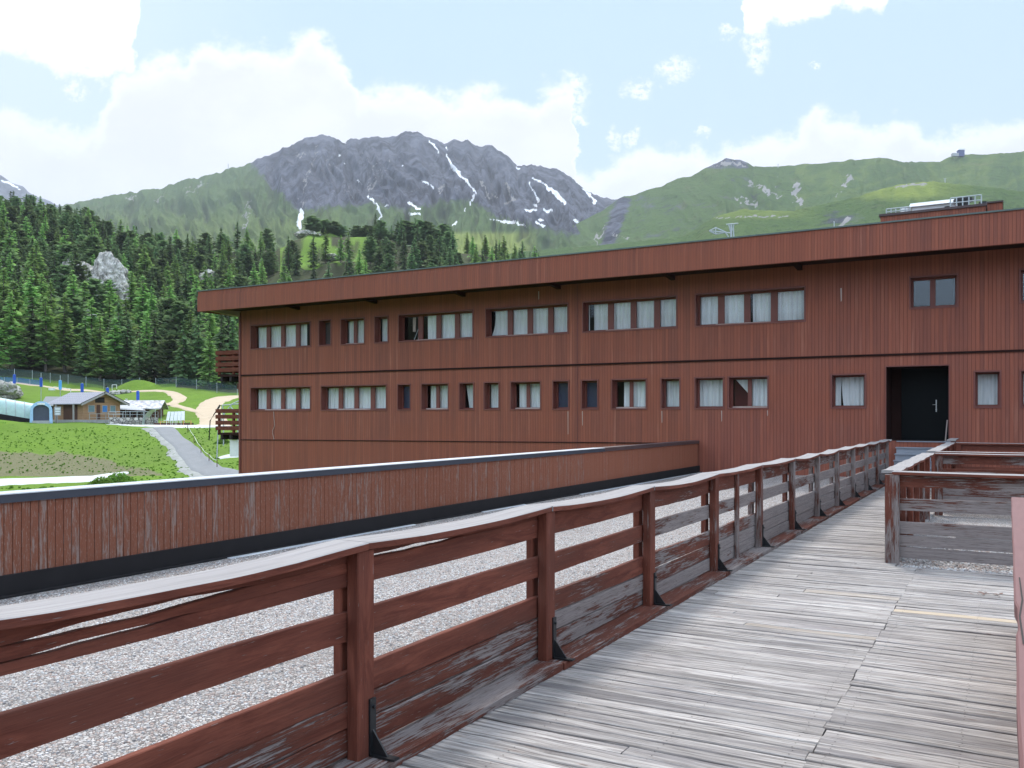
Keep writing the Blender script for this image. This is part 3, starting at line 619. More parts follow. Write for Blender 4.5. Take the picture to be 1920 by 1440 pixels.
def plant(px, d, kind=None, h=None, wide=1.0):
    global count
    x, y = XY(px, d)
    up = (d-170)/230
    if kind is None:
        q = rnd.random()
        if px < 450: kind = ('larch' if q < .52-.40*up else 'spruce' if q < .78-.28*up else 'pine')
        elif px < 700: kind = 'larch' if q < .45 else 'spruce' if q < .7 else 'pine'
        elif px < 860: kind = 'pine' if q < .5 else 'spruce'
        else: kind = 'larch' if q < .55 else 'spruce'
    h = h or rnd.uniform(10.5, 15.5)*(.92 if kind == 'pine' else 1.05)*(1-.22*max(0, up))
    tree(kind, x, y, h, ADJ[kind]+' '+zone(px, d), group=NAME[kind][1]+'s '+zone(px, d), fat=rnd.uniform(1.05, 1.5)*wide); count += 1
# foot of the forest: large trees in the first row
for px, d, k, h in ((20, 168, 'larch', 15), (60, 171, 'spruce', 14), (85, 170, 'larch', 14.5), (122, 172, 'larch', 15), (160, 170, 'spruce', 12), (187, 168, 'larch', 12.5), (215, 172, 'larch', 12), (240, 173, 'spruce', 13), (262, 167, 'spruce', 9.5), (290, 170, 'spruce', 13), (318, 168, 'pine', 9), (345, 164, 'spruce', 12), (372, 165, 'spruce', 13), (-15, 166, 'larch', 13), (415, 163, 'spruce', 14), (436, 166, 'spruce', 13)):
    x, y = XY(px, d); taken.append((x, y)); plant(px, d, k, h)
tree('larch', *XY(393, 156), 9.8, 'bright young larch standing alone beside the balconies', fat=1.25)
taken.append(XY(393, 156))
tries = 0
while tries < 9000 and count < 470:
    tries += 1
    px = rnd.uniform(-60, 1010) if tries % 2 else rnd.uniform(-60, 460); d = math.sqrt(rnd.uniform(172**2, 440**2))
    if px > 450 and d < 285: continue
    if px > 450 and d < 330 and rnd.random() < .3: continue
    dmax = interp([(0, 418), (150, 410), (230, 388), (340, 375), (450, 365), (520, 395), (600, 404), (840, 408), (1000, 452)], px)
    if d > dmax: continue
    if 520 < px < 690 and 345 < d < 396 and rnd.random() < .93: continue
    if abs(px-CRAG[0]) < 52 and 222 < d < 256 and rnd.random() < .9: continue
    x, y = XY(px, d)
    if not free(x, y, 5.0 if px < 450 else 5.6): continue
    plant(px, d)
for px in (470, 505, 585, 610, 628, 640, 668, 690, 708, 722, 745): plant(px, interp([(470, 372), (600, 402), (745, 404)], px), 'pine' if px > 560 else 'larch', rnd.uniform(5.5, 8.5), 1.7)
for px in (760, 775, 788, 800, 812, 822, 833): plant(px, 404+rnd.uniform(-6, 4), 'pine', rnd.uniform(9.5, 12.5), 1.35)
print('trees', count)
def ordinals(objs):
    by = {}
    for o in objs: by.setdefault(o['label'], []).append(o)
    for lab, L in by.items():
        if len(L) < 2: continue
        L.sort(key=lambda o: (o.location.x*CT+o.location.y*ST)/(-o.location.x*ST+o.location.y*CT))
        for k, o in enumerate(L):
            n = k+1; w = {1: 'first', 2: 'second', 3: 'third', 4: 'fourth', 5: 'fifth', 6: 'sixth', 7: 'seventh', 8: 'eighth', 9: 'ninth', 10: 'tenth'}.get(n) or '%d%s' % (n, 'th' if 10 < n % 100 < 14 else {1: 'st', 2: 'nd', 3: 'rd'}.get(n % 10, 'th'))
            o['label'] = lab+', '+w+' from the left'
ordinals([o for o in bpy.data.objects if o.get('category') in ('larch', 'pine tree', 'spruce')])

# --- far wood beyond counting: scattered specks of dwarf pine on the mountain spur
def f_rock(t):
    p = t.node('ShaderNodeTexCoord').outputs['Object']; n = t.noise(t.mul(p, (1, 1, .45)), .30, 7, .68, 1.5); n2 = t.noise(p, 1.6, 6, .7); n3 = t.noise(p, .16, 4, .6)
    c = t.mix(t.step(n, .3, .7), (.24, .22, .195), (.90, .85, .77)); c = t.mix(t.m('MULTIPLY', t.step(n2, .5, .7), .6), c, (.11, .105, .10)); c = t.mix(t.m('MULTIPLY', t.step(n3, .52, .66), .6), c, (.07, .11, .035))
    return {'Base Color': c, 'Roughness': .95, 'Normal': t.bump(t.m('ADD', n, n2), 1.0, .5)}
M_rock = mat('pale_limestone', f_rock)
def rock(name, label, center, size, seed, cat='rock', sharp=1.0, n=5, group=None, parent=None):
    import bmesh
    bm = bmesh.new(); bmesh.ops.create_icosphere(bm, subdivisions=n, radius=1)
    for v in bm.verts:
        p = v.co.copy(); q = p*1.3+Vector((seed, seed*2, 0))
        k = 1+.42*fs(q)+.30*sharp*abs(fs(q*2.3))-.08*sharp*noise.voronoi(q*2.0)[0][0]+.10*fs(q*6)
        if 'crag' in name: q = Vector((p.x*size[0], p.y*size[1], p.z*size[2]))*.17+Vector((seed, seed*2, 0)); tp = 1.0-.5*max(0, p.z)**1.6; k = 1+.34*fs(q)+.15*noise.cell(q*1.9+Vector((fs(q*3), fs(q*3+Vector((5, 0, 0))), 0))*.5)+.08*fs(q*4)+.03*fs(q*10); p = Vector((p.x*tp*1.1, p.y*tp, p.z))
        kz = 1+(k-1)*.3 if 'crag' in name else k
        v.co = Vector((p.x*size[0]*k, p.y*size[1]*k, (p.z if p.z > 0 else p.z*.5)*size[2]*kz))
    me = bpy.data.meshes.new(name); bm.to_mesh(me); bm.free(); me.materials.append(M_rock)
    o = bpy.data.objects.new(name, me); C.objects.link(o); o.location = center
    if parent is None: tag(o, label, cat, group)
    else: o.parent = parent
    return o
def rk_at(px, py, d, size, seed, label, name='rock', n=5, cat='rock'):
    p = W(px, py, d); return rock(name, label, p, size, seed, cat=cat, n=n)
rk_at(201, 556, 246, (6.8, 5, 12.5), 3, 'tall pointed pale limestone crag among the trees', 'rock_crag', 6, 'crag')
rk_at(158, 545, 250, (6.0, 4.5, 8), 8, 'broad lower shoulder of pale rock left of the pointed crag', 'rock_crag', 5, 'crag')
rk_at(132, 510, 262, (3.2, 3, 4.5), 12, 'small pale outcrop above left of the crag', 'rock_crag', 5, 'crag')
rk_at(22, 512, 262, (3.0, 3, 4), 15, 'pale outcrop half hidden by trees near the left edge', 'rock_crag', 5, 'crag')
rk_at(168, 612, 205, (2.4, 2, 3.4), 18, 'grey rock low in the trees under the pointed crag', 'rock', 4)
rk_at(578, 443, 398, (6, 4, 2.2), 22, 'pale boulders at the top of the grassy clearing', 'rock', 4)
rk_at(622, 486, 345, (4.5, 3, 1.6), 26, 'pale boulders low in the grassy clearing', 'rock', 4)
rk_at(395, 522, 296, (4.0, 3, 2.4), 28, 'pale outcrop in the trees above the roof corner', 'rock', 4)
rk_at(8, 738, 131, (2.3, 2.0, 1.9), 31, 'heap of pale boulders above the covered conveyor', 'rock', 5)
for k_, (px_, d_, s_) in enumerate(((207, 151, .45), (211, 150.5, .6), (216, 151, .5), (221, 150, .7), (226, 150.6, .55), (231, 150, .6), (236, 150.5, .45), (240, 149.6, .5))):
    x_, y_ = XY(px_, d_); rock('rock', 'pale stone in the low heap below the net fence', (x_, y_, ground(x_, y_)+.1), (s_*1.3, s_, s_*.8), 35+k_*3, group='pale stones below the net fence', n=3)
# green mound right of the stone pile
import bmesh as _b
def mound(px, d, r_, h_, label):
    x, y = XY(px, d); m = MB(); N = 24
    for j in range(9):
        for i in range(N):
            a = i*2*math.pi/N; q = j/8; rr = r_*q*(1+.12*math.sin(3*a)); X, Y = x+math.cos(a)*rr, y+math.sin(a)*rr
            m.v.append((X, Y, ground(X, Y)+h_*(math.cos(q*math.pi)+1)/2-.15*q))
    for j in range(8):
        for i in range(N): k = (i+1) % N; m.face([j*N+i, (j+1)*N+i, (j+1)*N+k, j*N+k])
    tag(m.build('hill', M_ground, smooth=True), label, kind='structure')
mound(252, 155, 6.0, 1.9, 'small grassy mound at the foot of the forest')
mound(-40, 100, 7.0, 1.0, 'grassy swell beside the covered conveyor')

# grass tufts on the near lawn (uncountable)
def grass():
    r = random.Random(3); m = MB()
    for k in range(2600):
        px = r.uniform(-10, 452); d = r.uniform(64, 104)
        x, y = XY(px, d); z = ground(x, y); py = HY-(z-H)/d*F
        if py > 935 or (px > 285 and 282+(py-797)*1.02-12 < px < 316+(py-797)*1.02+12): continue
        if px < 240 and 889 < py < 915: continue
        if d > 101.2: continue
        if 410 < px and 845 < py < 866: continue
        s = r.uniform(.04, .15)*(1.8 if py > 905 else 1); t = r.random()
        for b in range(3):
            a = r.uniform(0, 3.14); w = Vector((math.cos(a), math.sin(a), 0))*s*.8; c = Vector((x, y, z-.03)); l = Vector((r.uniform(-.4, .4), r.uniform(-.4, .4), 1))*s
            m.poly([c-w, c+w, c+w*.5+l, c-w*.6+l*.85], (t, 0, 0, 1))
    tag(m.build('grass', leafmat('grass_blades', (.06, .125, .015), (.16, .28, .035))), 'tufts of meadow grass on the lawn', 'grass', kind='stuff')
grass()
def bush(px, d, r_, h_, label, seed, name='bush', mt=None):
    r = random.Random(seed); x, y = XY(px, d); z = ground(x, y); m = MB()
    for k in range(900):
        a = r.uniform(0, 6.28); q = r.random()**.5; hh = r.random(); c = Vector((x+math.cos(a)*r_*q*(1-.5*hh), y+math.sin(a)*r_*q*(1-.5*hh), z+h_*hh*(1-.6*q*q)))
        s = r.uniform(.05, .13)*max(.8, r_/1.4); u = Vector((r.uniform(-1, 1), r.uniform(-1, 1), r.uniform(-.6, 1))).normalized()*s; w = u.cross(Vector((r.uniform(-1, 1), r.uniform(-1, 1), 1))).normalized()*s
        m.poly([c-u, c-w*.6, c+u, c+w*.6], (r.random()*.6+.3*hh, 0, 0, 1))
    tag(m.build(name, mt or M_bush), label, 'bush')
bush(222, 68, 1.7, .9, 'leafy green bush at the end of the white road', 1)
bush(190, 66, 1.5, .8, 'low green bush left of the larger one by the road', 2)
bush(6, 100, 1.0, .8, 'dark green shrub at the crest near the conveyor', 3)
bush(418, 90, 1.0, .6, 'small shrub beside the path above the white patch', 4)

# ------------------------------------------------------------ gravel roof, deck
m = MB()
GX0, GX1, GY0, GY1 = -8.41, 16, -8, 27
m.box(GX0-.02, GX1, GY0, GY1, -.40, -.03)
tag(m.build('gravel_roof', M_gravel), 'flat roof covered with pale gravel', kind='structure')
m = MB(); m.box(-8.6, 16, -8.3, 26.97, -5.6, -.41)
o = m.build('building_podium', M_cladY); tag(o, 'red brown boarded podium under the gravel roof', 'podium')
# small drifts of paler gravel and litter along the flashing
def pebbles():
    r = random.Random(9); m = MB()
    def stone(x, y, s):
        a = r.uniform(0, 6.28); n = 5; top = [(x+math.cos(a+i*1.257)*s*r.uniform(.7, 1.1), y+math.sin(a+i*1.257)*s*r.uniform(.6, 1)) for i in range(n)]
        z0 = -.032; zt = z0+s*r.uniform(.7, 1.2); g = r.random(); b = len(m.v); col = (g, r.random(), 0, 1)
        m.v += [(p[0], p[1], z0) for p in top]+[(x+(p[0]-x)*.8, y+(p[1]-y)*.8, zt*.75+z0*.25) for p in top]+[(x, y, zt)]
        for i in range(n):
            k = (i+1) % n; m.face([b+i, b+k, b+n+k, b+n+i], None, col); m.face([b+n+i, b+n+k, b+2*n], None, col)
    for k in range(26000):
        q = r.random(); 
        if q < .62: Y = r.uniform(1.0, 9); X = r.uniform(-8.2, -2.98)
        else: Y = r.uniform(9, 20); X = r.uniform(-8.2, -2.98)
        u = (X*CT+Y*ST)/(-X*ST+Y*CT)
        if not -.62 < u < .6: continue
        stone(X, Y, r.uniform(.007, .014))
    for k in range(2500): stone(r.uniform(-1.1, .2), r.uniform(10.98, 13.5), r.uniform(.010, .02))
    def f(t):
        s = t.sepc(t.attr('bd')); c = t.mix(s[0], (.20, .182, .175), (.66, .635, .62)); return {'Base Color': t.mix(t.m('MULTIPLY', t.step(s[1], .7, .95), .7), c, (.42, .29, .23)), 'Roughness': .8}
    tag(m.build('gravel', mat('loose_pebbles', f)), 'loose pale pebbles lying on the flat roof', 'gravel', kind='stuff')
pebbles()

def deckboards():
    m = MB(); r = random.Random(5); y = -2.0; BW = .118
    m2 = []
    while y < 25.6:
        w = BW*1.08*r.uniform(.96, 1.04)
        j1 = -.86+r.uniform(-.012, .012); g1 = r.choice((.0008, .001, .0015, .004)); spans = [(-2.98, j1-g1), (j1+g1, .62)] if y+w < 10.97 else [(-2.98, -1.10)]
        # occasional extra joints
        if r.random() < .12 and y < 24: a, b = spans[0]; c = r.uniform(a+.5, b-.5); spans[0:1] = [(a, c-.004), (c+.004, b)]
        if 8.86 < y+w*.5 < 8.98: spans[0:1] = [(-2.98, -1.72), (-1.712, -.865)] if len(spans) < 3 else spans[0:1]
        for si, (a, b) in enumerate(spans):
            g = r.random(); v = r.random(); nw = 0.0
            if 8.33 < y+w*.5 < 8.455 and a > -.9: nw = 1.0
            if 8.86 < y+w*.5 < 8.98 and -1.75 < a < -1.6: nw = .35
            if 7.15 < y+w*.5 < 7.27 and a > -2 and b < -.8: nw = .35
            tilt = r.uniform(-.0035, .0035); dz = r.uniform(-.003, .002); bow = r.uniform(-.004, .004)
            n = 10; secs = []
            for i in range(n+1):
                x = a+(b-a)*i/n; wb = r.uniform(-.0012, .0012); q = dz+bow*math.sin(math.pi*i/n)+r.uniform(-.0007, .0007)
                y0, y1 = y+.0065+wb, y+w-.0065+wb
                if r.random() < .03: y0 += .005
                secs.append([(x, y0, -.045), (x, y1, -.045), (x, y1, -.005+q+tilt), (x, y1-.005, q+tilt), (x, y0+.005, q-tilt), (x, y0, -.005+q-tilt)])
            m.sweep(secs, (g, v, nw, 1), uo=0)
        y += w
    o = fix_normals(m.build('boardwalk', M_deck)); tag(o, 'weathered grey timber walkway of cross boards', kind='structure')
    b = MB(); b.box(-2.97, .6, -2, 10.9, -.028, -.0275+.003); 
    b.box(-2.97, -1.12, 10.9, 25.5, -.028, -.0275+.003)
    o2 = b.build('boardwalk_shadow_gap', M_dark); o2.parent = o; o2.name = 'shadow_gap_sheet'  # dark sheet stands in for the shade between the boards
    for k in range(0):
        pass
    # nail heads
    nm = MB(); y = -2.0; rr = random.Random(5)
    for k in range(150):
        yy = .8+k*.118
        if yy > 11: break
        for x in (-2.2, -1.55, -.95, -.78, -.2):
            for dy in (.03, .085):
                X, Y = x+rr.uniform(-.008, .008), yy+dy+rr.uniform(-.006, .006)
                nm.poly([(X-.004, Y-.003, .0032), (X+.004, Y-.003, .0032), (X+.004, Y+.003, .0032), (X-.004, Y+.003, .0032)])
    n = nm.build('nail', M_dark, o); n['kind'] = 'stuff'
deckboards()
# leaf litter on the boards
def f_leaf(t): return {'Base Color': (.14, .06, .04, 1)}
lm = MB(); rr = random.Random(2)
for k in range(14):
    x, y = -.15+rr.uniform(-.12, .12), 9.55+rr.uniform(-.08, .08); a = rr.uniform(0, 6); s = rr.uniform(.02, .045)
    lm.poly([(x, y, .006), (x+math.cos(a)*s, y+math.sin(a)*s, .012), (x+math.cos(a)*s*1.6-.01, y+math.sin(a)*s*1.6+.012, .02), (x-.015, y+.015, .012)])
tag(lm.build('dead_leaf', mat('dry_leaf', color=(.14, .07, .05))), 'small clump of dry brown leaves on the boards', 'leaf litter')

# ------------------------------------------------------------ timber railings
BANDS = [(.880, 1.030), (.612, .752), (.335, .475), (.200, .322), (.062, .190)]     # board bottom / top heights
def pt(o, t, n, s, q, z): return (o[0]+t[0]*s+n[0]*q, o[1]+t[1]*s+n[1]*q, z)
def plank(m, o, t, n, s0, s1, q0, q1, lo, hi, col, r, wave=.002, ns=None):
    """a board running along the fence; lo / hi are heights or functions of 0..1"""
    ns = ns or max(4, int((s1-s0)/.12)); secs = []; L = (lambda f: lo) if not callable(lo) else lo; U = (lambda f: hi) if not callable(hi) else hi
    ph = r.uniform(0, 9)
    for i in range(ns+1):
        f = i/ns; s = s0+(s1-s0)*f; e = wave*fs((s*1.3+ph, q0*10, 1)); e2 = wave*fs((s*1.1+ph, 5, 1)); w = wave*1.5*math.sin(f*3.1+ph)
        a, b = L(f)+e, U(f)+e2; c = min(.004, (b-a)*.3)
        secs.append([pt(o, t, n, s, q0+w, a), pt(o, t, n, s, q1+w, a), pt(o, t, n, s, q1+w, b-c), pt(o, t, n, s, q1+w-c, b), pt(o, t, n, s, q0+w+c, b), pt(o, t, n, s, q0+w, b-c)])
    m.sweep(secs, col, uo=r.uniform(0, 20), vo=r.uniform(0, 5))
def post(m, o, t, n, s0, s1, q0, q1, z0, z1, col):
    c = .006
    secs = [[pt(o, t, n, s0+c, q0, z), pt(o, t, n, s1-c, q0, z), pt(o, t, n, s1, q0+c, z), pt(o, t, n, s1, q1-c, z), pt(o, t, n, s1-c, q1, z), pt(o, t, n, s0+c, q1, z), pt(o, t, n, s0, q1-c, z), pt(o, t, n, s0, q0+c, z)] for z in (z0, z0+.3, z0+.6, z1)]
    m.sweep(secs, col, uo=s0*3.3)
def railing(name, label, o, t, n, s0, s1, posts, wear, group=None, sag=.018, brackets=True, slits={}, kerb=True, capw=.105, capz=1.068, rear=True, extra=(), skip=(), capwear=1.0, seed=1, bands=BANDS, pw=.125, ptop=1.027):
    r = random.Random(seed); root = empty(name, (o[0]+t[0]*s0, o[1]+t[1]*s0, 0))
    tag(root, label, 'railing', group)
    wf = wear if callable(wear) else (lambda s: wear)
    for s in posts:
        m = MB(); post(m, o, t, n, s, s+pw, .020, .092, .05 if kerb else -.02, ptop, (r.random(), wf(s)-.12, 0, 1)); fix_normals(m.build('post', M_wood, root))
        if rear:
            m = MB(); post(m, o, t, n, s+.01, s+pw-.01, -.075, -.020, -.02, ptop-.002, (r.random(), wf(s)-.15, 0, 1)); fix_normals(m.build('rear_post', M_wood, root))
    for s in extra:
        m = MB(); post(m, o, t, n, s, s+.10, .022, .06, .05, ptop-.002, (r.random(), wf(s), 0, 1)); fix_normals(m.build('post', M_wood, root))
    edges = [s0]+[p+pw*.5 for p in posts if s0 < p < s1]+[s1]; edges = sorted(set(edges))
    for bi, (a, b) in enumerate(zip(edges, edges[1:])):
        if b-a < .25: continue
        for k, (z0, z1) in enumerate(bands):
            w = wf((a+b)/2)+r.uniform(-.10, .10)+(-.16, .0, .07, .14, .22)[k]; col = (r.random(), max(0, min(1, w)), 0, 1); m = MB()
            sa, sb = a+.002, b-.002; dz = r.uniform(-.006, .006)
            if k == 0 and (bi in slits):
                z1b = z1-.003; prev = (lambda f: z0-.006*math.sin(f*3.1))
                sl_ = slits[bi]                              # list of (f0, f1, zc, half height, tilt) from bottom to top
                for (f0, f1, zc, hh, tl) in sl_:
                    def lens(f, sgn, f0=f0, f1=f1, zc=zc, hh=hh, tl=tl):
                        g = (f-f0)/(f1-f0); e = max(0, 1-abs(2*g-1)**1.6) if 0 <= g <= 1 else 0
                        return zc+tl*(f-.5)+sgn*hh*e+.0045*fs((f*9, sgn, 4))*(1 if e > 0 else 0)
                    plank(m, o, t, n, sa, sb, -.018, .018, prev, (lambda f, lens=lens: lens(f, -1)), col, r, 0, 60)
                    prev = (lambda f, lens=lens: lens(f, 1))
                plank(m, o, t, n, sa, sb, -.018, .018, prev, z1b, col, r, 0, 60)
            else:
                sg = sag*.5*(r.random() if k == 0 else 0)
                plank(m, o, t, n, sa, sb, -.018, .018, (lambda f: z0+dz-sg*math.sin(math.pi*f)), (lambda f: z1-(abs(dz) if k == 0 else -dz)-(.003 if k == 0 else 0)), col, r, .004)
            fix_normals(m.build('rail_board', M_wood, root))
        # cap board, sagging between the posts
        m = MB(); sg = sag*r.uniform(.5, 1.2); ns = 16; secs = []; cw = r.uniform(-.006, .006)
        for i in range(ns+1):
            f = i/ns; s = a+.003+(b-a-.006)*f; z = capz-sg*math.sin(math.pi*f)+.003*fs((s*2, 1, 2)); z -= .0
            zb = z-.036
            tw = r.uniform(-.0008, .0008)+.004*math.sin(math.pi*f)
            secs.append([pt(o, t, n, s, -capw, zb), pt(o, t, n, s, capw+cw, zb-.0), pt(o, t, n, s, capw+cw, z-.006), pt(o, t, n, s, capw+cw-.006, z-tw), pt(o, t, n, s, -capw+.006, z), pt(o, t, n, s, -capw, z-.006)])
        m.sweep(secs, (r.random(), .75 if capwear > .5 else .15, capwear, 1), uo=r.uniform(0, 9))
        for q in range(ns*6):                              # the edges of the cap keep their paint
            if q % 6 in (0, 1, 5): m.col[q] = (m.col[q][0], .25, 0, 1)
        fix_normals(m.build('handrail', M_wood, root))
    if brackets:
        for k, s in enumerate(posts):
            if k in skip: continue
            m = MB(); ss = s+pw*.62
            m.hexa([pt(o, t, n, ss+a, b, c) for c in (.052, .33) for a, b in ((0, .093), (.045, .093), (.045, .103), (0, .103))])
            m.hexa([pt(o, t, n, ss+a, b, c) for c in (.052, .062) for a, b in ((0, .093), (.045, .093), (.045, .245), (0, .245))])
            P = [(.018, .103, .18), (.018, .195, .062), (.018, .103, .062)]
            A = [pt(o, t, n, ss+.016, q[1], q[2]) for q in P]; B = [pt(o, t, n, ss+.026, q[1], q[2]) for q in P]
            m.poly(A); m.poly(B[::-1]); m.poly([A[0], A[1], B[1], B[0]]); m.poly([A[1], A[2], B[2], B[1]])
            m.tube([pt(o, t, n, ss+.0225, .103, .29), pt(o, t, n, ss+.0225, .115, .29)], .009, 6)
            fix_normals(m.build('bracket', M_black, root))
    if kerb:
        m = MB(); s = s0
        while s < s1-.1:
            e = min(s+3.96, s1); plank(m, o, t, n, s+.004, e-.004, -.10, .205, .0, .048, (r.random(), .66+r.uniform(-.1, .12), 0, 1), r, .003); s = e
        fix_normals(m.build('base_plank', M_wood, root))
    return root
# left railing: origin on the board plane
wl = lambda s: interp([(0, .36), (3, .44), (5.5, .58), (8, .68), (11, .82), (14, .90), (26, .94)], s)
railing('timber_railing', 'long red brown timber railing on the left of the walkway, its paint flaking', (-2.79, 0), (0, 1), (1, 0), -2.6, 25.9, [3.31-1.985*2, 3.31-1.985]+[3.31+1.985*k for k in range(12)], wl, sag=.030, capz=1.094, bands=[(.882, 1.056)]+BANDS[1:], ptop=1.053, seed=11,
        slits={2: [(.05, .52, .932, .008, .03), (.10, .66, .985, .017, .03)], 3: [(.01, .5, 1.005, .012, .0)]}, extra=(10.25,), skip=(0, 1))
# fences round the two gravel light wells on the right
wb = lambda s: .80
ROOTS = []
railing('timber_railing', 'front railing of the nearer light well, facing down the walkway', (-1.19, 11.20), (1, 0), (0, -1), -.05, 5.2, [-.04, 2.4, 4.9], .90, sag=.006, brackets=False, kerb=False, rear=False, seed=21, pw=.155)
railing('timber_railing', 'side railing of the nearer light well, running along the walkway', (-1.19, 11.23), (0, 1), (1, 0), .12, 5.9, [.9, 1.9, 2.9, 3.9, 4.9], .72, sag=.01, brackets=False, kerb=False, seed=22, pw=.10)
railing('timber_railing', 'back railing of the nearer light well', (-1.10, 17.17), (1, 0), (0, -1), .02, 5.0, [.02, 2.4], .72, sag=.004, brackets=False, kerb=False, rear=False, seed=23)
railing('timber_railing', 'front railing of the farther light well', (-1.19, 18.05), (1, 0), (0, -1), -.02, 5.2, [0, 2.3, 4.6], .55, sag=.004, brackets=False, kerb=False, rear=False, seed=24)
railing('timber_railing', 'side railing of the farther light well beside the walkway', (-1.19, 18.08), (0, 1), (1, 0), .12, 6.4, [1.5, 3.0, 4.5], .5, sag=.008, brackets=False, kerb=False, seed=25, pw=.10)
railing('timber_railing', 'back railing of the farther light well near the stairs', (-1.10, 24.55), (1, 0), (0, -1), .02, 5.0, [.02, 2.4], .35, sag=.004, brackets=False, kerb=False, rear=False, seed=26)
railing('timber_railing', 'short railing beside the grey stairs', (-1.19, 24.7), (0, 1), (1, 0), .0, 2.2, [.3, 1.9], .4, sag=.0, brackets=False, kerb=False, seed=27, capz=1.13, bands=[(.93, 1.09), (.66, .80), (.36, .5), (.2, .33), (.06, .19)])
# near right railing, its painted cap runs past the camera
M_maroon = mat('maroon_painted_rail', lambda t: (lambda p, n: {'Base Color': t.mix(n, (.12, .048, .048), (.19, .085, .082)), 'Roughness': .65, 'Normal': t.bump(n, .3, .005)})(0, t.noise(t.mul(t.node('ShaderNodeTexCoord').outputs['Object'], (25, 3, 25)), 1, 5, .65)))
rr0 = empty('timber_railing', (.12, -1.5, 0)); tag(rr0, 'maroon painted handrail at the right edge beside the viewer, cracked along its side', 'railing')
def nearrail():
    r = random.Random(4); m = MB(); secs = []; N = 90
    for i in range(N+1):
        y = -1.5+9.72*i/N; xl = .018+.0028*y*1.0+.0025*fs((y*1.1, 0, 2))+(.008 if 3.05 < y < 3.5 else 0)
        x1 = xl+.24; z = 1.05+.004*fs((y, 3, 1))
        secs.append([(xl, y, .995), (x1, y, .995), (x1, y, z-.006), (x1-.006, y, z), (xl+.006, y, z), (xl, y, z-.006)])
    m.sweep(secs); fix_normals(m.build('handrail', M_maroon, rr0))
    cr = MB(); P = [(.045, 2.9), (.040, 3.3), (.052, 3.6), (.049, 4.1)]
    for a, b in zip(P, P[1:]): cr.poly([(a[0]-.002, a[1], 1.0535), (a[0]+.003, a[1], 1.0535), (b[0]+.003, b[1], 1.0535), (b[0]-.002, b[1], 1.0535)])
    cr.build('crack', M_dark, rr0)
    for z0, z1 in BANDS:
        m = MB(); plank(m, (.13, 0), (0, 1), (1, 0), -1.4, 8.1, -.018, .018, z0-.04, z1-.04, (r.random(), .3, 0, 1), r); fix_normals(m.build('rail_board', M_wood, rr0))
    for s in (.2, 2.2, 4.2, 6.2, 7.98):
        m = MB(); post(m, (.17, 0), (0, 1), (1, 0), s, s+.12, -.018, .06, 0, .993, (r.random(), .3, 0, 1)); fix_normals(m.build('post', M_wood, rr0))
nearrail()
# beams lying inside the light wells
for (y, l, nm) in ((13.6, 'pale beam lying across the nearer light well', 'timber_beam'), (20.4, 'pale beam lying across the farther light well', 'timber_beam')):
    m = MB(); r = random.Random(int(y)); plank(m, (-.6, y), (1, 0), (0, 1), 0, 5, 0, .12, .02, .20, (.3, .9, .6, 1), r); tag(fix_normals(m.build(nm, M_wood)), l, 'beam')

# ------------------------------------------------------------ parapet
par = empty('parapet_wall', (-8.41, 10, 0)); tag(par, 'low parapet wall of flaking vertical boards under a dark metal cap', 'wall')
def parapet():
    r = random.Random(6); m = MB(); y = -6.0; X = -8.41
    while y < 27.0:
        w = .088; wr = interp([(0, .62), (6, .60), (10, .58), (16, .50), (20, .36), (27, .25)], y)+r.uniform(-.16, .16)
        g = (r.random(), max(0, wr), interp([(0, 0), (12, .15), (22, .9)], y), 1); e = y+w-.007; dx = r.uniform(-.003, .003)
        if e > 26.99: break
        secs = [[(X+dx, y+.002, z), (X-.012, y-.0005, z), (X-.012, e+.0035, z), (X+dx, e, z)] for z in (.17, .42, .66, .87)]
        m.sweep(secs, g, uo=r.uniform(0, 9)); y += w
    fix_normals(m.build('cladding', M_par, par))
    b = MB(); b.box(X-.20, X-.013, -8, 26.97, -.03, .86); b.build('core', M_dark, par)
    b = MB(); b.box(X-.02, X+.045, -8, 26.98, -.029, .178); b.box(X+.046, X+.11, -8, 26.98, -.0295, -.012)
    b.build('base_flashing', M_bit, par)
    b = MB(); b.box(X-.26, X+.03, -8, 19.5, .873, .952); b.build('cap_flashing', M_flash, par)
    b = MB(); b.box(X-.27, X+.036, -8, 19.5, .953, .963); b.build('cap_edge', M_flashL, par)
    b = MB(); b.box(X-.26, X+.03, 19.51, 26.97, .873, .965); b.build('cap_flashing', M_brownflash, par)
    b = MB(); b.box(X-.30, X-.201, -8, 26.96, -5.5, .86); b.build('outer_wall', M_cladY, par)
    # bright grit line along the base flashing
    g = MB(); y = 1.0
    while y < 26: 
        L = r.uniform(.3, 1.6); 
        if r.random() < .75: g.hexa([(X+.112, y, -.0295), (X+.15+r.uniform(0, .05), y, -.0295), (X+.15+r.uniform(0, .05), y+L, -.0295), (X+.112, y+L, -.0295), (X+.112, y, -.018), (X+.14, y, -.018), (X+.14+r.uniform(0, .03), y+L, -.018), (X+.112, y+L, -.018)])
        y += L
    g.build('membrane_edge', M_flashL, par)
parapet()

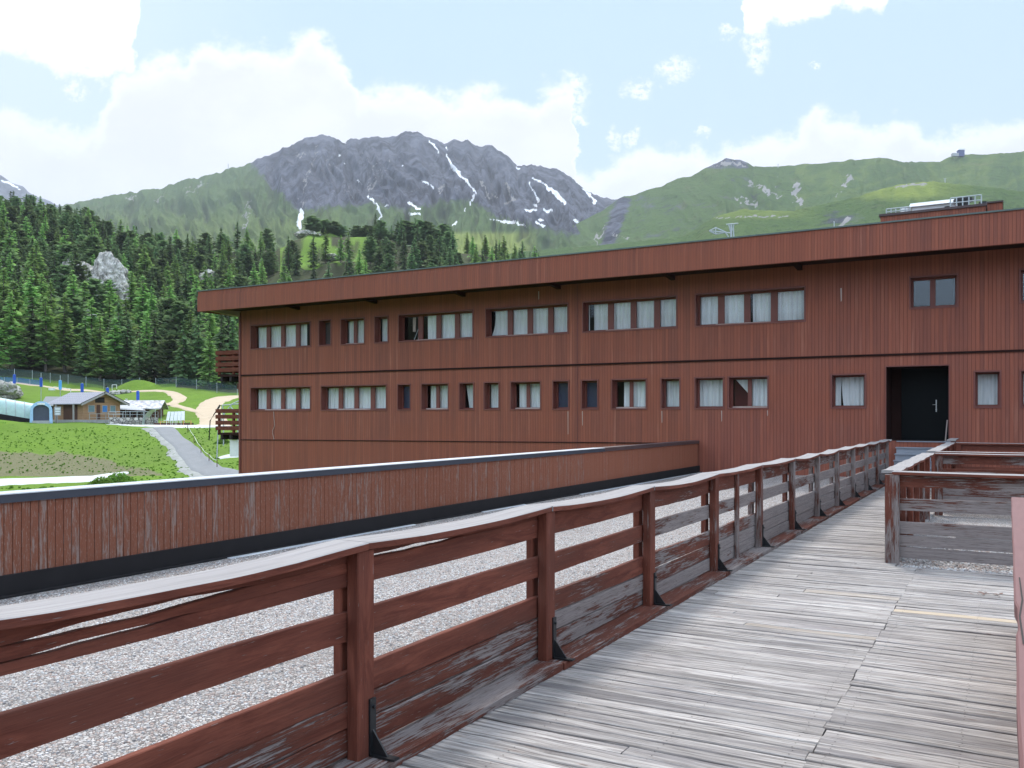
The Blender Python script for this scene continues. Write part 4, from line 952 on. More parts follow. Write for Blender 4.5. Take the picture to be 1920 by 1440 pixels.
# ------------------------------------------------------------ apartment building
YF = 27.0; XL = -28.4; XR = 14.0; ZB = -4.8; ZT = 6.2; DEP = 13.0
bld = empty('apartment_building', (-28.4, 27, -4.8)); tag(bld, 'long red brown boarded apartment building with two rows of curtained windows', 'building')
LZ = (1.985, 2.92); UZ = (4.57, 5.55)
F4 = [(.31, .085), (.556, .065), (.805, .085)]
WINS = [  # px0, px1, row, mullions, curtain intervals (lean), kind, parts label
 (470.7, 581.7, 'U', F4, [(0, .95)], 'c'), (599, 620, 'U', [], [], 'd'), (640, 683, 'U', [(.63, .13)], [(.0, 1)], 'c'), (703, 727, 'U', [], [(.0, 1)], 'c'),
 (748, 886, 'U', F4, [(.40, 1)], 'c'), (911.6, 1064, 'U', F4, [(.08, 1)], 'cl'), (1093.6, 1268, 'U', F4, [(.02, .07), (.12, 1)], 'c'), (1305, 1508, 'U', [(.245, .075), (.49, .06), (.735, .075)], [(0, .46), (.54, 1)], 'c'),
 (1707.5, 1794, 'U', [(.47, .12)], [], 'r'), (1914, 1990, 'U', [(.47, .12)], [], 'r'),
 (470.7, 581.7, 'L', F4, [(.06, 1)], 'c'), (603, 724, 'L', F4, [(0, 1)], 'c'), (746.5, 769, 'L', [], [], 'b'), (791, 840, 'L', [(.63, .12)], [(.33, 1)], 'c'), (862, 887.5, 'L', [], [(.4, 1)], 'cs'),
 (908.5, 935, 'L', [], [(.40, 1)], 'c'), (958.5, 1013, 'L', [(.60, .11)], [(.28, 1)], 'c'), (1037.5, 1065.5, 'L', [], [], 'b'), (1091.3, 1120, 'L', [], [], 'b'), (1148, 1211, 'L', [(.58, .10)], [(.36, 1)], 'c'),
 (1240.5, 1274, 'L', [], [(.2, 1)], 'c'), (1304, 1355.5, 'L', [], [(0, 1)], 'c'), (1367, 1439, 'L', [(.55, .10)], [(.6, 1)], 'x'), (1560, 1621.6, 'L', [], [(.06, .28), (.36, 1)], 'cv'), (1828.5, 1874.5, 'L', [], [(0, 1)], 'c'), (1915, 1960, 'L', [], [(0, 1)], 'c')]
holes = []
for (a, b, row, *_r) in WINS:
    z0, z1 = LZ if row == 'L' else UZ
    if a > 1700 and row == 'U': z0, z1 = 4.76, 5.60
    holes.append((onY(a, YF), onY(b, YF), z0, z1))
DX0, DX1, DZ0, DZ1 = -2.95, -1.36, 1.03, 3.12
def wall_front():
    m = MB(); allh = holes+[(DX0, DX1, DZ0, DZ1)]
    for zl, zh in ((ZB, 1.03), (1.03, 3.12), (3.12, 4.0), (4.0, ZT)):
        hs = sorted([h for h in allh if h[2] >= zl-1e-6 and h[3] <= zh+1e-6]); x = XL
        for h in hs:
            m.poly([(x, YF, zl), (h[0], YF, zl), (h[0], YF, zh), (x, YF, zh)])
            if h[2] > zl: m.poly([(h[0], YF, zl), (h[1], YF, zl), (h[1], YF, h[2]), (h[0], YF, h[2])])
            if h[3] < zh: m.poly([(h[0], YF, h[3]), (h[1], YF, h[3]), (h[1], YF, zh), (h[0], YF, zh)])
            x = h[1]
        m.poly([(x, YF, zl), (XR, YF, zl), (XR, YF, zh), (x, YF, zh)])
    for h in holes:                                       # reveals
        a, b, c, d = h; e = .30
        m.poly([(a, YF, c), (a, YF+e, c), (a, YF+e, d), (a, YF, d)], mi=1); m.poly([(b, YF, c), (b, YF, d), (b, YF+e, d), (b, YF+e, c)], mi=1)
        m.poly([(a, YF, c), (b, YF, c), (b, YF+e, c), (a, YF+e, c)], mi=1); m.poly([(a, YF, d), (a, YF+e, d), (b, YF+e, d), (b, YF, d)], mi=1)
    m.build('front_wall', [M_clad, M_trim], bld)
    m = MB(); m.box(XL+.002, XL+.15, YF+.001, YF+DEP, ZB, ZT); m.box(XR-.15, XR-.002, YF+.001, YF+DEP, ZB, ZT); m.box(XL+.15, XR-.15, YF+DEP-.15, YF+DEP, ZB, ZT); m.build('side_wall', M_cladY, bld)
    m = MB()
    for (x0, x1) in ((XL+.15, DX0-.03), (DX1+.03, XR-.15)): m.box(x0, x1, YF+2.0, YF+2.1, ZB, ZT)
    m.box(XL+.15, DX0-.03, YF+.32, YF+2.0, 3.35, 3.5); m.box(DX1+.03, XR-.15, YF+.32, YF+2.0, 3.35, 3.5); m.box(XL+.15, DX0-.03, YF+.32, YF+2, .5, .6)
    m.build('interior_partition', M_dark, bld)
wall_front()
def window(i, spec, h):
    a, b, z0, z1 = h; w = b-a; _, _, row, mul, cur, kind = spec; r = random.Random(i+40); y = YF+.28; KD = 1+.27/YF
    m = MB()
    # outside casing
    t = .042
    for (x0, x1, c, d) in ((a-t, a+.002, z0-t, z1+t), (b-.002, b+t, z0-t, z1+t), (a+.002, b-.002, z1-.002, z1+t), (a+.002, b-.002, z0-t, z0+.002)): m.box(x0, x1, YF-.022, YF+.006, c, d)
    # sash frame
    fw = .055
    m.box(a+.001, a+fw, y-.04, y+.02, z0+.001, z1-.001); m.box(b-fw, b-.001, y-.04, y+.02, z0+.001, z1-.001)
    m.box(a+fw, b-fw, y-.038, y+.018, z0+.001, z0+fw); m.box(a+fw, b-fw, y-.038, y+.018, z1-fw, z1-.001)
    for f, mw in mul:
        x = max((a+w*f)*KD, a+.12) if a < -3 else a+w*f; q = max(.045, w*mw*.5) if len(mul) > 1 else max(.05, w*mw*.5)
        q = min(q, .10); m.box(x-q, x+q, y-.043, y+.022, z0+fw, z1-fw)
    o = m.build('window', M_trim, bld)
    g = MB(); g.box(a+fw*.6, b-fw*.6, y+.003, y+.007, z0+fw*.6, z1-fw*.6); g.build('pane', M_glassR if kind == 'r' else M_glass, o)
    if w > 1.3 and kind != 'r' or (len(mul) == 1 and kind != 'r'):
        s = MB(); x0 = (a+w*(mul[0][0]-.05))*KD if len(mul) > 1 else a+fw; x1 = (a+w*(mul[-1][0]-.03))*KD if len(mul) > 1 else b-fw
        s.box(x0, x1, y-.075, y-.044, z0+.004, z0+.045); s.build('sill', M_sill, o)
    def curtain(f0, f1, lean=0, mt=None, top=1.0, skew=None):
        c = MB(); x0, x1 = max(a+.03, (a+w*f0)*(KD+.004)), (b-.02 if f1 == 1 else (a+w*f1)*(KD+.004)); n = max(6, int((x1-x0)/.018)); ys = []; fr = r.uniform(30, 48); ph = r.uniform(0, 6)
        rowsn = 7; b0 = len(c.v)
        for j in range(rowsn+1):
            q = j/rowsn; z = z0+.03+(z1-z0-.05)*q
            for k in range(n+1):
                f = k/n; x = x0+(x1-x0)*f; 
                if lean: x = x+(1-f)*lean*w*(1-q)
                if skew: x = x0+(x1-x0)*(f if f > .5 else f)+skew(q)*(1-f)
                yy = y+.11+.020*math.sin(x*fr+ph+.5*math.sin(x*7))+.012*math.sin(x*fr*.37+ph*2)*(1.2-q)
                c.v.append((x, yy, z))
        for j in range(rowsn):
            for k in range(n):
                p = b0+j*(n+1)+k; c.face([p, p+1, p+n+2, p+n+1])
        c.build('curtain', mt or M_curt, o, smooth=True)
    for (f0, f1) in cur:
        if kind == 'cl': curtain(f0, f1, skew=lambda q: -.06*w*math.sin(q*2.5)*(-.3)+.03*w*q)
        elif kind == 'cs': curtain(f0, f1, skew=lambda q: .22*w*(1-q)**.7)
        elif kind == 'cv' and f0 > .3: curtain(f0, f1, skew=lambda q: -.10*w*q)
        elif kind == 'cv': curtain(f0, f1)
        else: curtain(f0, f1)
    if kind == 'b':
        s = MB(); s.box(a+.02, b-.02, y+.05, y+.06, z0+.03, z1-.03); s.build('pane_backing', M_blind, o)
    if kind == 'd':
        s = MB(); s.box(a+.02, b-.02, y+.05, y+.06, z0+.03, z1-.03); s.build('pane_backing', mat('dark_reflection_grey', color=(.07, .055, .055), rough=.8), o)  # grey panel paints the dark reflection of this pane
    if kind == 'x':                                        # curtain pulled aside over a red panel
        s = MB(); s.box(a+.03, a+w*.56, y+.25, y+.26, z0+.02, z1-.02); s.build('panel', M_redc, o)
        c = MB(); c.poly([(a+w*.10, y+.10, z1-.06), (a+w*.5, y+.12, z1-.06), (a+w*.5, y+.10, z0+.36), (a+w*.44, y+.13, z0+.42)]); c.poly([(a+w*.5, y+.12, z0+.36), (a+w*.5, y+.12, z0+.05), (a+w*.40, y+.12, z0+.05)]); c.build('curtain', M_curt, o)
    if i == 4:                                             # things standing in the uncurtained pane
        s = MB(); s.box(a+w*.11, a+w*.15, y+.12, y+.14, z0+.38, z1-.06); s.build('towel', mat('pinkish_towel', color=(.42, .32, .30)), o)
        s = MB(); s.tube([(a+w*.12, y+.15, z0+.05), (a+w*.2, y+.15, z0+.6), (a+w*.23, y+.15, z1-.1)], .014, 5); s.tube([(a+w*.17, y+.18, z0+.05), (a+w*.2, y+.16, z0+.5)], .012, 5); s.build('rack', M_galv, o)
for i, (sp, h) in enumerate(zip(WINS, holes)): window(i, sp, h)
# joints between storeys
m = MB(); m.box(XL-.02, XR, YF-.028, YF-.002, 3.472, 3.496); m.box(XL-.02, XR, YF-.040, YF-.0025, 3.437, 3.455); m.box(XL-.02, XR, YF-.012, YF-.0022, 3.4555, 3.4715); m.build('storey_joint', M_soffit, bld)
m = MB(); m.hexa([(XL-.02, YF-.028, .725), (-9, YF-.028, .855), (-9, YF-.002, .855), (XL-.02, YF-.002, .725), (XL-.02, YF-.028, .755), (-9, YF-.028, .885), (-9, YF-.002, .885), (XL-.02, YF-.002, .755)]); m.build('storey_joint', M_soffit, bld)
m = MB(); x = onY(1083, YF); m.box(x-.012, x+.012, YF-.018, YF-.002, ZB, 3.43); m.box(x-.012, x+.012, YF-.018, YF-.002, 3.50, ZT); m.box(XL-.04, XL+.06, YF-.045, YF-.003, ZB, ZT-.05); m.build('corner_trim', M_trim, bld)
# worn flecks and a dangling cable
for px, z0, z1 in ((1353, 1.55, 1.9), (1439, 1.72, 1.9), (1241, 1.5, 1.9), (1092, 1.4, 1.9), (1577, 5.05, 5.45), (1010, 5.75, 6.05), (1065, 1.1, 1.9)):
    m = MB(); x = onY(px, YF); w = .02 if z0 > 5 else .012; m.poly([(x-w*.3, YF-.0035, z0), (x+w, YF-.0035, z0+.04), (x+w, YF-.0035, z1), (x-w, YF-.0035, z1)]); m.build('paint_scar', M_sill, bld)
m = MB(); x = onY(514, YF); m.tube([(x, YF-.03, 1.93), (x+.03, YF-.03, 1.6), (x+.06, YF-.03, 1.35), (x-.05, YF-.03, 1.15), (x-.06, YF-.03, 1.02), (x+.02, YF-.03, .78)], .012, 5); m.build('cable', M_sill, bld)
# recessed entrance
m = MB(); e = YF+1.3
m.poly([(DX0, YF, DZ0), (DX0, e, DZ0), (DX0, e, DZ1), (DX0, YF, DZ1)]); m.poly([(DX1, YF, DZ0), (DX1, YF, DZ1), (DX1, e, DZ1), (DX1, e, DZ0)])
m.poly([(DX0, YF, DZ1), (DX0, e, DZ1), (DX1, e, DZ1), (DX1, YF, DZ1)]); m.poly([(DX0, YF, DZ0-.001), (DX1, YF, DZ0-.001), (DX1, e, DZ0-.001), (DX0, e, DZ0-.001)]); m.poly([(DX0, e, DZ0), (DX0+.28, e, DZ0), (DX0+.28, e, DZ1), (DX0, e, DZ1)])
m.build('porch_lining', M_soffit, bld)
m = MB(); m.box(DX0+.28, DX1, e-.06, e, DZ0+.001, DZ1-.001); dr = m.build('door', M_door, bld)
m = MB(); m.box(-1.76, -1.73, e-.075, e-.06, 1.85, 2.20); m.tube([(-1.745, e-.10, 2.06), (-1.84, e-.10, 2.06)], .009, 6); m.tube([(-1.745, e-.10, 2.06), (-1.745, e-.06, 2.06)], .009, 6); m.tube([(-1.745, e-.06, 1.92), (-1.745, e-.085, 1.92)], .022, 8); m.build('handle', M_steel, dr)
m = MB(); m.box(DX0-.022, DX0, YF-.02, YF+.004, DZ0, DZ1+.03); m.box(DX1, DX1+.03, YF-.02, YF+.004, DZ0, DZ1+.03); m.box(DX0, DX1, YF-.02, YF+.004, DZ1, DZ1+.03); m.build('door_casing', M_trim, bld)
m = MB(); m.hexa([(-1.46, YF+.02, 1.04), (-1.43, YF+.02, 1.04), (-1.43, YF+.1, 1.04), (-1.46, YF+.1, 1.04), (-1.41, YF+.02, 1.62), (-1.38, YF+.02, 1.62), (-1.38, YF+.1, 1.62), (-1.41, YF+.1, 1.62)]); tag(m.build('plank', M_beam), 'thin slat leaning in the right side of the dark doorway', 'slat')
# roof: fascia, soffit, beams
FY = YF-1.25; FX = -29.57
def roof():
    ml = MB(); ml.hexa([(FX, FY, 6.125), (XR+1, FY, 6.105), (XR+1, FY+.12, 6.105), (FX, FY+.12, 6.125), (FX, FY, 6.76), (XR+1, FY, 6.84), (XR+1, FY+.12, 6.84), (FX, FY+.12, 6.76)])
    ml.box(FX, FX+.1, FY+.121, YF+DEP, 6.126, 6.77); ml.build('fascia', M_fascia, bld)
    m = MB(); m.hexa([(FX+.0, FY+.035, 6.762), (XR+1, FY+.035, 6.842), (XR+1, FY+.3, 6.842), (FX+.0, FY+.3, 6.762), (FX, FY+.035, 6.962), (XR+1, FY+.035, 6.962), (XR+1, FY+.3, 6.962), (FX, FY+.3, 6.962)]); m.box(FX+.001, FX+.12, FY+.301, YF+DEP, 6.77, 6.961); m.build('upper_fascia', M_fascia, bld)
    m = MB(); m.box(FX-.02, XR+1, FY-.0, FY+.32, 6.963, 7.003); m.box(FX-.019, XR+1, FY+.3201, YF+DEP+.3, 6.93, 7.0); m.build('roof_edge', mat('green_grey_roof_edge', color=(.10, .13, .12), rough=.5), bld)
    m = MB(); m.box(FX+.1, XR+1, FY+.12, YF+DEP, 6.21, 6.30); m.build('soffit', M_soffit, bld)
    for k, px in enumerate((452, 560, 705, 870, 1048, 1262, 1500)):
        x = onY(px, YF)+.0; mm = MB(); mm.hexa([(x-.07, FY+.122, 6.16), (x+.07, FY+.122, 6.16), (x+.07, YF-.003, 6.06), (x-.07, YF-.003, 6.06), (x-.07, FY+.122, 6.209), (x+.07, FY+.122, 6.209), (x+.07, YF-.003, 6.209), (x-.07, YF-.003, 6.209)])
        if k == 0:
            mm = MB(); x = XL+.02; mm.hexa([(x-.75, FY+.122, 6.14), (x-.60, FY+.122, 6.14), (x+.02, YF-.003, 5.97), (x-.13, YF-.003, 5.97), (x-.75, FY+.122, 6.208), (x-.60, FY+.122, 6.208), (x+.02, YF-.003, 6.208), (x-.13, YF-.003, 6.208)])
        mm.build('roof_beam', M_beam if k == 0 else M_soffit, bld)
roof()
# stairs up to the door
st = MB(); n = 6
for k in range(n):
    z = DZ0*(k+1)/n; y0 = 25.5+k*.3; st.box(-2.68, -1.30, y0, min(y0+.32, YF-.03), z-.028, z-.0+.0); st.box(-2.66, -1.32, y0+.03, y0+.055, z-DZ0/n+.001, z-.029)
st.box(-2.72, -2.685, 25.6, YF-.03, 0.0, .3); stair = empty('stairs', (-2, 25.5, 0)); tag(stair, 'grey painted timber steps climbing to the dark doorway', 'stairs'); st.build('steps', M_greyp, stair)

# balconies on the left gable
def balcony(zf, label, box=False):
    parts = []
    m = MB(); m.box(XL-1.62, XL-.001, YF+.25, YF+4.5, zf-.10, zf-.0); s = m.build('balcony', M_soffit, bld)
    m = MB()
    for z in (.20, .44, .70, .95): m.box(XL-1.68, XL-.002, YF+.18, YF+.22, zf+z-.09, zf+z+.08); m.box(XL-1.70, XL-1.66, YF+.221, YF+4.5, zf+z-.09, zf+z+.08)
    m.build('railing_board', M_wood, s)
    m = MB(); m.box(XL-1.58, XL-1.48, YF+.222, YF+.30, zf+.001, zf+1.0); m.box(XL-.7, XL-.6, YF+.222, YF+.30, zf+.001, zf+1.0); m.build('post', M_wood, s)
    m = MB()
    for x in (-1.40, -.85, -.25): m.box(XL+x-.06, XL+x+.06, YF+.26, YF+4.4, zf-.30, zf-.101)
    m.build('joist', M_dark, s); return s
b1 = balcony(3.55, ''); b2 = balcony(1.02, '')
m = MB(); m.box(XL-1.15, XL-.003, YF+.5, YF+.9, -.02, .70); m.build('white_box', M_white, bld)
def arch():
    m = MB(); n = 12; pts = [(XL-.003, 3.20), (XL-1.45, 3.20)]; pts = [(XL-1.45, 3.2)]
    for k in range(n+1):
        a = math.pi/2*k/n; pts.append((XL-1.45+1.44*math.sin(a)*1.0, 2.95-1.15*(1-math.cos(a))))
    pts.append((XL-.003, 3.2))
    A = [(p[0], YF+1.2, p[1]) for p in pts]; B = [(p[0], YF+1.45, p[1]) for p in pts]; m.poly(A); m.poly(B[::-1])
    for i in range(len(A)): k = (i+1) % len(A); m.poly([A[i], B[i], B[k], A[k]])
    fix_normals(m.build('balcony_bracket', M_cladY, bld))
arch()

# rooftop structures
def at_z(px, py, d): return W(px, py, d)
rb = empty('roof_penthouse', (onY(1765, 33), 33, 7)); tag(rb, 'low red brown boarded plant room standing on the main roof', 'roof structure')
def rp(px, py, Y):                                        # point on the plane at depth Y
    u = (px-960)/F; d = Y/(u*ST+CT); return (u*CT-ST)*d, H+(HY-py)/F*d
xa, za = rp(1651, 403, 33); xb, zb = rp(1848, 385, 33); 
m = MB(); m.box(xa, xb, 33, 37, 6.9, za-.06); m.build('wall', M_fascia, rb)
m = MB(); m.box(xa-.05, xb+.03, 32.95, 37.05, za-.059, za+.02); m.build('coping', M_brownflash, rb)
xc, zc = rp(1880, 377, 33.6); m = MB(); m.box(xb+.031, xc, 33.6, 37, 6.9, zc-.03); m.build('side_block', M_fascia, rb)
m = MB(); m.box(xb+.031, xc+.02, 33.55, 37.02, zc-.029, zc+.02); m.build('coping', M_brownflash, rb)
xd0, zd0 = rp(1710, 397, 34.5); xd1, zd1 = rp(1790, 374, 34.5)
dct = empty('ventilation_unit', (xd0, 34.5, za)); tag(dct, 'long pale metal ventilation unit on top of the plant room', 'ventilation unit')
m = MB(); m.box(xd0, xd1, 34.5, 35.6, za+.021, zd1-.12); m.build('housing', M_white, dct)
m = MB(); z = zd1-.119; m.hexa([(xd0-.1, 34.38, z), (xd1+.1, 34.38, z), (xd1+.1, 35.7, z), (xd0-.1, 35.7, z), (xd0-.05, 34.5, z+.14), (xd1+.02, 34.5, z+.14), (xd1+.02, 35.6, z+.14), (xd0-.05, 35.6, z+.14)]); m.build('hood', M_white, dct)
m = MB(); m.tube([(xd0-.22, 34.6, za+.02), (xd0-.22, 34.6, zd1-.25)], .12, 10); m.tube([(xd0-.22, 34.6, zd1-.25), (xd0-.22, 34.6, zd1-.12)], .16, 10); tag(m.build('vent_pipe', M_white), 'short white vent pipe left of the ventilation unit', 'vent pipe')
xe, ze = rp(1806, 380, 34.2); m = MB(); m.tube([(xe, 34.4, za+.02), (xe, 34.4, za+.45)], .18, 10); m.tube([(xe, 34.4, za+.45), (xe, 34.4, za+.55)], .32, 12); m.tube([(xe, 34.4, za+.55), (xe, 34.4, za+.62)], [.2, .05], 12)
m.tube([(xe-.5, 34.6, za+.02), (xe-.5, 34.6, za+.38)], .14, 8); m.tube([(xe+.6, 34.6, za+.02), (xe+.6, 34.6, za+.42)], .14, 8); tag(m.build('roof_fan', M_black), 'cluster of dark roof fans beside the ventilation unit', 'roof fan')
def guard(px0, px1, Y, zz, h, label, n):
    x0, _ = rp(px0, 400, Y); x1, _ = rp(px1, 400, Y); m = MB()
    for z in (h, h*.5): m.tube([(x0, Y, zz+z), (x1, Y, zz+z)], .022, 5)
    for k in range(n+1): x = x0+(x1-x0)*k/n; m.tube([(x, Y, zz), (x, Y, zz+h)], .022, 5)
    tag(m.build('guard_rail', M_galv), label, 'guard rail')
guard(1662, 1706, 33.2, za+.02, .20, 'thin galvanised guard rail at the left end of the plant room roof', 5)
guard(1782, 1840, 33.2, za+.02, .34, 'thin galvanised guard rail right of the ventilation unit', 5)
# antenna
ax, ay = onY(1364, 30), 30; az = 7.0
ant = empty('roof_antenna', (ax, ay, az)); tag(ant, 'grey television antenna with two arms on the roof edge', 'antenna')
def A(px, py, yy=30): x, z = rp(px, py, yy); return (x, yy, z)
m = MB(); m.tube([A(1371, 448), A(1371, 420)], .035, 6); m.tube([A(1376, 448), A(1375, 426)], .02, 5); m.build('mast', M_galv, ant)
m = MB()
for a, b in (((1330, 433), (1372, 437)), ((1330, 433), (1342, 427)), ((1342, 427), (1360, 435)), ((1330, 433), (1342, 439)), ((1342, 439), (1360, 436)), ((1362, 421), (1384, 419)), ((1366, 420), (1370, 434)), ((1376, 420), (1374, 432)), ((1360, 436), (1366, 444)), ((1342, 427), (1342, 439))): m.tube([A(*a), A(*b)], .022, 5)
m.build('arm', M_galv, ant)

# ------------------------------------------------------------ hamlet on the left: chalet, hut, conveyor
def f_logs(t):
    p = t.node('ShaderNodeTexCoord').outputs['Object']; s = t.sep(p); z = t.m('DIVIDE', s[2], .2); fr = t.m('FRACT', z)
    line = t.step(t.m('ABSOLUTE', t.m('SUBTRACT', fr, .5)), .5, .38); n = t.noise(t.mul(p, (1, 1, 8)), 1.5, 5, .6)
    c = t.mix(n, (.26, .13, .065), (.52, .31, .18)); return {'Base Color': t.mix(t.m('MULTIPLY', t.m('SUBTRACT', 1.0, line), .6), c, (.08, .04, .025)), 'Roughness': .8}
M_logs = mat('golden_log_wall', f_logs)
M_darkwood = mat('dark_brown_timber', color=(.09, .035, .022), rough=.8)
M_greyboard = mat('grey_board', color=(.36, .33, .32), rough=.8)
def f_tiles(t):
    p = t.node('ShaderNodeTexCoord').outputs['Object']; s = t.sep(p); wv = t.m('FRACT', t.m('DIVIDE', s[1], .45)); rv = t.m('FRACT', t.m('DIVIDE', s[0], .55))
    n = t.noise(p, 3, 5, .7); c = t.mix(n, (.20, .20, .235), (.37, .37, .41))
    spot = t.m('MULTIPLY', t.step(wv, .55, .75), t.step(rv, .6, .8)); c = t.mix(t.m('MULTIPLY', spot, .8), c, (.06, .06, .07)); return {'Base Color': c, 'Roughness': .5}
M_tiles = mat('grey_roof_tiles', f_tiles, spec=.2)
def f_stone(t):
    p = t.node('ShaderNodeTexCoord').outputs['Object']; v = t.node('ShaderNodeTexVoronoi', {'Vector': p, 'Scale': 2.6}); e = t.node('ShaderNodeTexVoronoi', {'Vector': p, 'Scale': 2.6}, feature='DISTANCE_TO_EDGE').outputs[0]
    c = t.mix(t.sepc(v.outputs['Color'])[0], (.22, .20, .18), (.66, .62, .56)); return {'Base Color': t.mix(t.step(e, .09, .02), c, (.06, .055, .05)), 'Roughness': .9, 'Normal': t.bump(e, .8, .08)}
M_stone = mat('rubble_stone_wall', f_stone)
M_poly = mat('translucent_plastic', color=(.42, .56, .52), rough=.25)
M_lblue = mat('light_blue_paint', color=(.38, .58, .80), rough=.45)
M_blue = mat('blue_padding', color=(.015, .085, .45), rough=.6)
M_concrete = mat('grey_concrete', color=(.40, .40, .40), rough=.85)
M_lantern = mat('lamp_head', color=(.8, .8, .78), rough=.4)

def gz(px, d): x, y = XY(px, d); return ground(x, y)
cx, cy = XY(163, 111); cz = 1.12
ch = empty('chalet', (cx, cy, cz), TH+R(60)); tag(ch, 'small log chalet with grey tiled gable roof and dark porch', 'chalet')
def chalet():
    w, l, hw, hr = 2.55, 3.0, 2.55, 3.72                # half width, half length, wall and ridge heights
    m = MB(); m.box(-w, w, -l, l, .25, hw); A = [(-w, -l, hw), (w, -l, hw), (0, -l, hr-.15)]; B = [(-w, l, hw), (w, l, hw), (0, l, hr-.15)]; m.poly(A); m.poly(B[::-1]); m.poly([A[0], B[0], B[1], A[1]]); m.build('wall', M_logs, ch, world=False)
    m = MB(); m.box(-w-.06, w+.06, -l-.06, l+.06, -.8, .249); m.build('plinth', M_concrete, ch, world=False)
    for s in (-1, 1):
        e = w+.75; ze = hw-.42*(.75/.9)+.02; m = MB()
        P = [(0, -l-.8, hr), (s*e, -l-.8, ze), (s*e, l+.5, ze), (0, l+.5, hr)]; m.hexa([(p[0], p[1], p[2]-.10) for p in P]+P); ro = fix_normals(m.build('roof', M_tiles, ch, world=False))
        m = MB(); P = [(0, -l-.84, hr-.26), (s*e, -l-.84, ze-.26), (s*e, -l-.801, ze-.26), (0, -l-.801, hr-.26)]; m.hexa(P+[(p[0], p[1], p[2]+.25) for p in P]); fix_normals(m.build('bargeboard', M_greyboard, ro, world=False))
        m = MB(); P = [(0, -l-.86, hr-.01), (s*(e+.05), -l-.86, ze-.01), (s*(e+.05), -l-.75, ze-.01), (0, -l-.75, hr-.01)]; m.hexa(P+[(p[0], p[1], p[2]+.06) for p in P]); fix_normals(m.build('verge', M_black, ro, world=False))
    m = MB(); m.box(-.95, .35, -l-.02, -l+.001, 2.35, 3.05); m.build('gable_opening', M_dark, ch, world=False)
    for x0, x1 in ((-1.9, -1.0), (.0, .75), (1.1, 1.9)):
        m = MB(); m.box(x0, x1, -l-.03, -l-.002, 1.15, 2.05); f = m.build('window', M_greyboard, ch, world=False); m = MB(); m.box(x0+.08, x1-.08, -l-.035, -l-.031, 1.22, 1.98); m.build('pane', mat('poster_glass', color=(.16, .24, .27), rough=.2) if x0 != 0 else mat('blue_poster', color=(.05, .2, .5)), f, world=False)
    m = MB(); m.box(-.75, -.25, -l-.025, -l-.001, .3, 2.1); m.build('door', M_darkwood, ch, world=False)
    m = MB(); m.box(-w-.02, -w-.001, -1.9, .9, .26, 2.1); m.build('porch_opening', M_darkwood, ch, world=False)
    m = MB(); m.box(-w-.75, -w-.6, -2.2, -2.05, -.3, 2.15); m.box(-w-.75, -w-.6, 1.3, 1.45, -.3, 2.15); m.build('porch_post', M_greyboard, ch, world=False)
    m = MB()
    for x in (-2.3, -1.3, -.1, 1.0, 2.3): m.box(x-.03, x+.03, -l-.9, -l-.84, -.3, 1.0)
    m.box(-2.3, 2.3, -l-.9, -l-.84, .95, 1.02); m.box(-2.3, 2.3, -l-.89, -l-.85, .5, .55); m.build('porch_rail', M_greyboard, ch, world=False)
    m = MB(); m.tube([(-.2, -l-.87, 3.4), (-.2, -l-.87, 4.35)], .04, 6); m.tube([(-.2, -l-.87, 4.35), (.0, -l-.95, 4.45)], [.08, .16], 8); m.build('lamp', M_black, ch, world=False)
chalet()
m = MB(); x, y = XY(108, 106.5); z = gz(108, 106.5); sg = empty('direction_sign', (x, y, z), TH+R(25)); tag(sg, 'small signboard with pale arrows on a post before the chalet', 'sign')
m.tube([(0, 0, 0), (0, 0, 1.0)], .04, 6); m.build('pole', M_greyboard, sg, world=False); m = MB(); m.box(-.35, .35, -.03, .03, .95, 2.0); bo = m.build('board', M_concrete, sg, world=False)
m = MB()
for q in range(3): m.poly([(-.25, -.032, 1.05+q*.3), (.22, -.032, 1.05+q*.3), (.3, -.032, 1.13+q*.3), (.22, -.032, 1.21+q*.3), (-.25, -.032, 1.21+q*.3)])
m.build('arrow', M_white, bo, world=False)
# dark shed between the conveyor gate and chalet with lean-to roofs
x, y = XY(92, 117); sh = empty('shed', (x, y, 1.2), TH+R(25)); tag(sh, 'low dark shed with flat grey roofs behind the conveyor gate', 'shed')
m = MB(); m.box(-4.6, 2.2, -1.5, 2.5, -1, 1.95); m.build('wall', M_bit, sh, world=False)
m = MB(); m.hexa([(-5, -1.8, 1.95), (1.8, -1.8, 1.95), (1.8, 2.8, 2.25), (-5, 2.8, 2.25), (-5, -1.8, 2.07), (1.8, -1.8, 2.07), (1.8, 2.8, 2.37), (-5, 2.8, 2.37)]); m.build('roof', M_concrete, sh, world=False)
m = MB(); m.hexa([(-1.0, 1, 2.1), (3.6, 1, 2.1), (3.6, 4, 3.2), (-.6, 4, 3.2), (-1.0, 1, 2.22), (3.6, 1, 2.22), (3.6, 4, 3.32), (-.6, 4, 3.32)]); m.build('roof', mat('slate_lean_to', color=(.13, .15, .16), rough=.4), sh, world=False)
